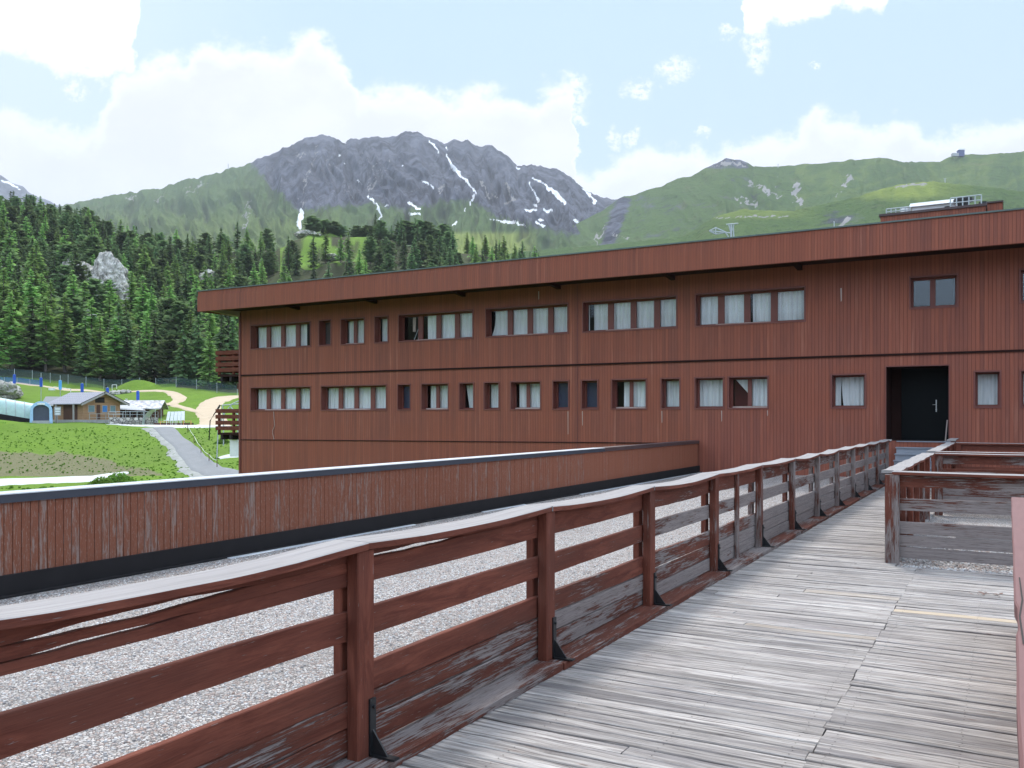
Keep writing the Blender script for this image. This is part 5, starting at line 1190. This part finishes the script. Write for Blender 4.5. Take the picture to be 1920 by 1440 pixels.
# covered conveyor: tunnel and gate
def tunnel():
    root = empty('covered_conveyor', (*XY(30, 106), gz(30, 106))); tag(root, 'translucent tunnel over a ski conveyor at the left edge', 'conveyor tunnel')
    A = Vector((*XY(62, 107), 1.25)); B = Vector((*XY(-70, 103), 2.65)); d = (B-A); n = 30; side = Vector((-d.y, d.x, 0)).normalized(); m = MB(); ribs = MB(); secs = []
    for i in range(n+1):
        c = A+d*(i/n); sec = [c+side*(math.cos(a)*1.25*(1 if a not in (0, math.pi) else 1))+Vector((0, 0, max(0, math.sin(a))**.7*1.95+.15)) for a in [math.pi*k/12 for k in range(13)]]
        secs.append(sec)
        if i % 4 == 0: ribs.tube([p+Vector((0, 0, .02)) for p in sec], .05, 4)
    m.sweep(secs, closed=False); m.build('cover', M_poly, root, smooth=True); ribs.build('rib', M_galv, root)
    b = MB(); secs = [[A+d*(i/4)+side*1.3+Vector((0, 0, -1.0)), A+d*(i/4)-side*1.3+Vector((0, 0, -1.0)), A+d*(i/4)-side*1.3+Vector((0, 0, .16)), A+d*(i/4)+side*1.3+Vector((0, 0, .16))] for i in range(5)]; b.sweep(secs); fix_normals(b.build('base', M_bit, root))
    x, y = XY(77.5, 105.5); g = empty('conveyor_gate', (x, y, 1.2), TH+R(25)); tag(g, 'light blue arched gate with dark opening at the end of the conveyor', 'gate')
    m = MB(); N = 14; out = []; inn = []
    for k in range(N+1):
        a = math.pi*k/N; out.append((-math.cos(a)*1.15*(1-.06*math.sin(a)), 1.35+math.sin(a)*1.05)); inn.append((-math.cos(a)*.86, 1.35+math.sin(a)*.62))
    out = [(-1.22, -.25)]+out+[(1.22, -.25)]; inn = [(-.86, -.25)]+inn+[(.86, -.25)]
    for i in range(len(out)-1):
        P = [out[i], out[i+1], inn[i+1], inn[i]]; m.hexa([(p[0], -.3, p[1]) for p in P]+[(p[0], .3, p[1]) for p in P])
    fix_normals(m.build('arch', M_lblue, g, world=False))
    m = MB(); N = 12; pts = [(-.86, -.2)]+[(-math.cos(math.pi*k/N)*.86, 1.35+math.sin(math.pi*k/N)*.62) for k in range(N+1)]+[(.86, -.2)]; m.poly([(p[0], -.05, p[1]) for p in pts]); m.build('opening', mat('shaded_opening', color=(.06, .07, .10), rough=.6), g, world=False)  # flat dark sheet painted as the shade inside the gate
    m = MB(); m.box(-.4, .4, -.33, -.301, 1.98, 2.2); m.build('plate', M_white, g, world=False)
    m = MB(); m.box(-.9, .9, -.7, -.1, -.5, .08); m.build('step', M_concrete, g, world=False)
tunnel()
# hut with pale roof right of the chalet
x, y = XY(262, 118); hz_ = 1.2; hut = empty('snack_hut', (x, y, hz_), TH+R(10)); tag(hut, 'low hut with pale weathered roof right of the chalet', 'hut')
def f_slab(t):
    p = t.node('ShaderNodeTexCoord').outputs['Object']; n = t.noise(p, 2.2, 6, .7); return {'Base Color': t.mix(t.step(n, .42, .62), (.56, .55, .56), (.25, .24, .25)), 'Roughness': .7}
M_slab = mat('pale_patchy_roof', f_slab)
m = MB(); m.box(-2.2, 2.6, -1.6, 2.0, -1, 1.65); m.build('wall', M_darkwood, hut, world=False)
for s in (-1, 1):
    m = MB(); P = [(-2.6, 0, 2.75), (3.2, 0, 2.75), (3.2, s*2.6, 1.65), (-2.6, s*2.6, 1.65)]; m.hexa([(p[0], p[1], p[2]-.12) for p in P]+P); fix_normals(m.build('roof', M_slab, hut, world=False))
m = MB(); m.box(-2.67, -2.6, -2.6, 2.6, 1.45, 1.75); m.build('verge', M_black, hut, world=False)
for k in range(3):
    m = MB(); m.box(-1.2+k*1.1, -.5+k*1.1, -1.63, -1.601, .6, 1.3); f = m.build('window', M_greyboard, hut, world=False); m = MB(); m.box(-1.14+k*1.1, -.56+k*1.1, -1.636, -1.631, .66, 1.24); m.build('pane', M_dark, f, world=False)
x, y = XY(232, 114.5); awn = empty('canopy', (x, y, 1.2), TH+R(25)); tag(awn, 'pale grey fabric canopy between the chalet and the hut', 'canopy')
m = MB(); m.hexa([(-1.9, -1.2, 1.55), (2.6, -1.2, 1.35), (2.2, 1.8, 1.75), (-1.9, 1.8, 1.95), (-1.7, -1.0, 1.75), (2.2, -1.0, 1.45), (.8, 1.5, 2.15), (-.2, 1.5, 2.3)]); m.build('fabric', M_concrete, awn, world=False)
m = MB()
for px_ in (-1.8, .2, 2.3): m.tube([(px_, -1.1, -.5), (px_, -1.1, 1.5)], .05, 6)
m.build('pole', M_galv, awn, world=False)
# terrace wall with railing
tw = empty('stone_wall', (*XY(243, 106.3), .9), TH+R(25)); tag(tw, 'rubble stone terrace wall with a thin metal railing on top', 'wall')
m = MB(); m.box(-2.3, 3.2, -.2, .2, -.6, .75); m.build('stonework', M_stone, tw, world=False)
m = MB(); m.tube([(-2.3, 0, 1.45), (3.2, 0, 1.45)], .03, 5); m.tube([(-2.3, 0, 1.1), (3.2, 0, 1.1)], .02, 5)
for k in range(8): m.tube([(-2.3+k*.785, 0, .7), (-2.3+k*.785, 0, 1.45)], .03, 5)
m.build('railing', M_galv, tw, world=False)
# curved windshield
x, y = XY(289, 107); ws = empty('wind_shelter', (x, y, .95), TH); tag(ws, 'curved translucent quarter-dome shelter on the terrace', 'shelter'); m = MB(); secs = []
for k in range(13): a = math.pi*.5*k/12; secs.append([(-1.1+1.6*(1-math.cos(a)), yy, -.2+math.sin(a)*1.9) for yy in (-.9, -.3, .3, .9)])
m.sweep(secs, closed=False); m.build('shell', mat('frosted_shell', color=(.55, .62, .62), rough=.2), ws, smooth=True, world=False)
m = MB(); m.tube([(.5, -.9, -.5), (.5, -.9, 1.7)], .04, 5); m.tube([(.5, .9, -.5), (.5, .9, 1.7)], .04, 5); m.build('frame', M_galv, ws, world=False)
# white deck chairs in a row with orange-legged table
for k, px in enumerate((315, 322, 329, 336, 343)):
    x, y = XY(px, 105.8); z = gz(px, 105.8)+.3; c = empty('deck_chair', (x, y, z), TH+R(8*(k-2))); tag(c, 'white high-backed deck chair in the row on the terrace', 'deck chair', 'white deck chairs on the terrace')
    m = MB(); m.hexa([(-.19, -.1, .25), (.19, -.1, .25), (.19, -.05, .25), (-.19, -.05, .25), (-.19, .2, 1.35), (.19, .2, 1.35), (.19, .25, 1.35), (-.19, .25, 1.35)]); m.build('backrest', M_white, c, world=False)
    m = MB(); m.box(-.19, .19, -.55, -.1, .26, .31); m.build('seat', M_white, c, world=False)
    for sx in (-.17, .17):
        for sy in (-.5, .0): m = MB(); m.box(sx-.02, sx+.02, sy-.02, sy+.02, -.35, .26); m.build('leg', M_white, c, world=False)
m = MB(); x, y = XY(330, 106.2); tr = empty('timber_platform', (x, y, gz(330, 106.2)), TH); m.box(-2.3, 1.7, -.9, 1.2, -.4, .26); m.build('floor', M_darkwood, tr, world=False); tag(tr, 'low dark timber platform under the white deck chairs', 'platform')
for px, lab in ((351, 'small orange wooden bench at the end of the platform'), (308, 'small orange wooden bench left of the deck chairs')):
    x, y = XY(px, 105.4); b = empty('wooden_bench', (x, y, gz(px, 105.4)), TH+.3); tag(b, lab, 'bench'); mo = M_orange = mat('orange_timber', color=(.62, .30, .10), rough=.6)
    m = MB(); m.box(-.5, .5, -.15, .15, .42, .48); m.build('seat', mo, b, world=False)
    for sx in (-.42, .42): m = MB(); m.box(sx-.04, sx+.04, -.15, .15, -.1, .42); m.build('leg', mo, b, world=False)
# blue padded posts
PADT = [702, 708, 713, 719, 727, 733]
PADS = [(27, 722, 131, 'padded post topped by a pole, leftmost of the row'), (77, 728, 128, 'padded post second from the left in the row'), (113, 732, 126, 'pale half of a padded post above the shed'), (154, 737, 122, 'padded post rising behind the chalet ridge left'), (201.5, 745, 119, 'padded post behind the right slope of the chalet roof'), (258.5, 746, 121, 'padded post above the pale hut roof')]
for k, (px, py, d, lab) in enumerate(PADS):
    x, y = XY(px, d); z = ground(x, y); ptop = H+(HY-PADT[k])/F*d; p = empty('padded_post', (x, y, z)); tag(p, 'blue '+lab, 'padded post', 'blue padded posts above the chalet')
    m = MB(); m.tube([(0, 0, 0), (0, 0, ptop-z+(.7 if k < 3 else .12))], .05, 6); m.build('pole', M_galv, p, world=False)
    m = MB(); hh = ptop-z; m.tube([(0, 0, max(.1, hh-1.35)), (0, 0, hh-.05), (0, 0, hh)], [.2, .2, .15], 10); m.build('padding', M_blue if k != 2 else mat('faded_blue_padding', color=(.10, .38, .75), rough=.6), p, world=False)
# net fences
def f_net(name, col, a):
    m_ = bpy.data.materials.new(name); m_.use_nodes = True; t = NT(m_.node_tree); b = m_.node_tree.nodes['Principled BSDF']; b.inputs['Base Color'].default_value = (*col, 1); b.inputs['Roughness'].default_value = .8
    out = m_.node_tree.nodes['Material Output']; mx = t.node('ShaderNodeMixShader', {0: a, 1: t.node('ShaderNodeBsdfTransparent').outputs[0], 2: b.outputs[0]}); t.l.new(mx.outputs[0], out.inputs[0]); return m_
M_net = f_net('dark_green_net', (.05, .10, .11), .34); M_bnet = f_net('blue_net', (.02, .10, .38), .6)
def netfence(pts, n, h, label, mt, nm='net_fence', post_h=None):
    root = empty(nm, (*XY(*pts[0]), gz(*pts[0]))); tag(root, label, 'fence'); P = []
    for k in range(n+1):
        f = k/n*(len(pts)-1); i = min(int(f), len(pts)-2); g = f-i; px = pts[i][0]+(pts[i+1][0]-pts[i][0])*g; d = pts[i][1]+(pts[i+1][1]-pts[i][1])*g; x, y = XY(px, d); P.append(Vector((x, y, ground(x, y))))
    for p in P: m = MB(); m.tube([p-Vector((0, 0, .3)), p+Vector((0, 0, post_h or h*1.05))], .045, 5); m.build('post', M_galv, root)
    m = MB(); secs = [[p+Vector((0, 0, .05)), p+Vector((0, 0, h))] for p in P]; m.sweep(secs, closed=False); m.build('net', mt, root)
netfence([(-40, 163), (262, 160)], 9, 1.75, 'dark net fence with pale posts along the forest foot, left part', M_net)
netfence([(-40, 157), (80, 156)], 5, 1.0, 'low blue net fence at the upper left of the meadow', M_bnet, post_h=1.0)
netfence([(292, 155), (445, 149)], 4, 1.7, 'green net fence above the dirt road', M_net)
for px, d, w, lab in ((214.5, 152, .8, 'small white goal frame by the net fence'),):
    x, y = XY(px, d); gf = MB(); z = ground(x, y); v = Vector((CT, ST, 0)); a = Vector((x, y, z))-v*w/2; b = Vector((x, y, z))+v*w/2; up = Vector((0, 0, 1.5)); gf.tube([a, a+up], .045, 5); gf.tube([b, b+up], .045, 5); gf.tube([a+up, b+up], .045, 5); tag(gf.build('goal_frame', M_white), lab, 'frame')
x, y = XY(106, 150); br = empty('barrier', (x, y, ground(x, y)), TH); tag(br, 'white horizontal barrier boom above the padded posts', 'barrier'); m = MB(); m.box(-1.3, -.3, -.15, .15, .1, .5); m.build('block', M_white, br, world=False); m = MB(); m.tube([(-.5, 0, .7), (2.4, 0, .35)], .05, 6); m.tube([(2.4, 0, -.2), (2.4, 0, .4)], .05, 6); m.build('boom', M_white, br, world=False)
x, y = XY(237, 123); sl_ = empty('street_lamp', (x, y, ground(x, y)), TH); tag(sl_, 'short lamp post with pale head standing in the meadow', 'street lamp'); m = MB(); m.tube([(0, 0, 0), (0, 0, 2.0)], .05, 6); m.build('pole', M_galv, sl_, world=False); m = MB(); m.tube([(0, 0, 2.0), (0, 0, 2.2)], [.12, .18], 8); m.build('lamp_head', M_lantern, sl_, world=False)
# tall bent poles beside the balcony
def bent(px, d, pyt, pyb, dx, label, nm='bent_pole', col=M_galv):
    p0 = W(px, pyb, d); p0.z = min(p0.z, gz(px, d)+.05); pm = W(px+3, pyt+14, d); p1 = W(px+dx, pyt-8, d); root = empty(nm, p0); tag(root, label, 'pole'); m = MB(); m.tube([p0-Vector((0, 0, .3)), pm, pm.lerp(p1, .5)+Vector((0, 0, .03)), p1], .055, 6); m.build('shaft', col, root); m = MB(); m.tube([p1, p1+(p1-pm).normalized()*.5], .10, 6); m.build('head', M_black if col == M_bit else col, root)
bent(391, 92, 775, 840, 17, 'dark bent pole left of the balcony', col=M_bit); bent(406, 80, 789, 865, 12, 'pale bent pole nearest the balcony')
# rope fence down the path
rf = empty('rope_fence', (*XY(362, 92), gz(362, 92))); tag(rf, 'thin rope fence on short stakes right of the grey path', 'fence')
S = [(352, 98), (364, 90), (377, 84), (392, 78.5), (407, 74)]; prev = None
for px, d in S:
    x, y = XY(px, d); z = ground(x, y); m = MB(); m.tube([(x, y, z-.1), (x, y, z+.75)], .035, 5); m.build('stake', M_darkwood, rf); c = Vector((x, y, z+.68))
    if prev: m = MB(); mid = (prev+c)/2-Vector((0, 0, .12)); m.tube([prev, mid, c], .018, 4); m.build('rope', M_white, rf)
    prev = c
# glass-and-steel canopy frame above the lower balcony
x, y = XY(431, 88); cf = empty('steel_frame', (x, y, gz(431, 88)), TH); tag(cf, 'pale steel frame behind the lower balcony', 'frame'); m = MB()
def q_(px, py): p = W(px, py, 88)-Vector((x, y, gz(431, 88))); return p
for a, b in (((417, 760), (450, 757)), ((417, 760), (419, 780)), ((420, 776), (436, 757)), ((436, 757), (452, 750)), ((432, 762), (446, 778)), ((419, 780), (419, 838)), ((446, 778), (446, 838))): m.tube([q_(*a), q_(*b)], .06, 5)
cf.rotation_euler = (0, 0, 0); m.build('truss', M_galv, cf, world=False)
# grey rubble bank by the road at the lower left
m = MB(); P = [W(60, 925, 61), W(180, 903, 64.5), W(178, 912, 60), W(110, 940, 56)]
# lift station and pylons on the right skyline
p = W(1798, 290, 1880); ls = empty('lift_station', p, TH); tag(ls, 'dark blue ski lift station on the right skyline', 'lift station')
m = MB(); m.box(-2, 10, -4, 5, -4, 9); m.build('wall', mat('navy_cladding', color=(.05, .07, .20), rough=.5), ls, world=False); m = MB(); m.hexa([(-4, -5, 9.1), (12, -5, 9.1), (12, 6, 9.1), (-4, 6, 9.1), (-1, -4, 12.5), (8, -4, 12.5), (8, 5, 12.5), (-1, 5, 12.5)]); m.build('roof', M_white, ls, world=False)
m = MB(); m.box(-15, -2.1, -4, 4, -4, 2.5); m.build('platform', M_concrete, ls, world=False)
for px, py, d, h, lab in ((1459, 313, 1880, 6, 'tiny lift pylon on the ridge right of the knoll'), (428, 316, 2600, 14, 'thin mast on the left flank of the big mountain'), (1772, 345, 1080, 7, 'thin lift pylon on the right hillside'), (1564, 421, 800, 3, 'thin lift pylon just above the roof left of the plant room')):
    p = W(px, py, d); py_ = empty('lift_pylon', p-Vector((0, 0, 2)), TH); tag(py_, lab, 'pylon'); m = MB(); m.tube([(0, 0, 0), (0, 0, h+2)], .35*d/1000+.15, 5); m.build('mast', M_galv, py_, world=False); m = MB(); m.box(-h*.22, h*.22, -.2, .2, h+1.6, h+2.0); m.build('crossarm', M_galv, py_, world=False)
# ------------------------------------------------------------ mountain air
hzb = MB(); hzb.box(-9500, 9500, -9500, 9500, -40, 2600)
def haze():
    hm = bpy.data.materials.new('haze'); hm.use_nodes = True; t = NT(hm.node_tree); hm.node_tree.nodes.remove(hm.node_tree.nodes['Principled BSDF'])
    v = t.node('ShaderNodeVolumePrincipled', {'Color': (.80, .88, 1.0, 1), 'Density': .0001, 'Anisotropy': .2})
    t.l.new(v.outputs[0], hm.node_tree.nodes['Material Output'].inputs['Volume'])
    o = hzb.build('haze', hm); tag(o, 'thin bluish mountain air', kind='stuff')
haze()
ordinals([o for o in bpy.data.objects if o.parent is None and o.get('category') in ('deck chair', 'rock')])
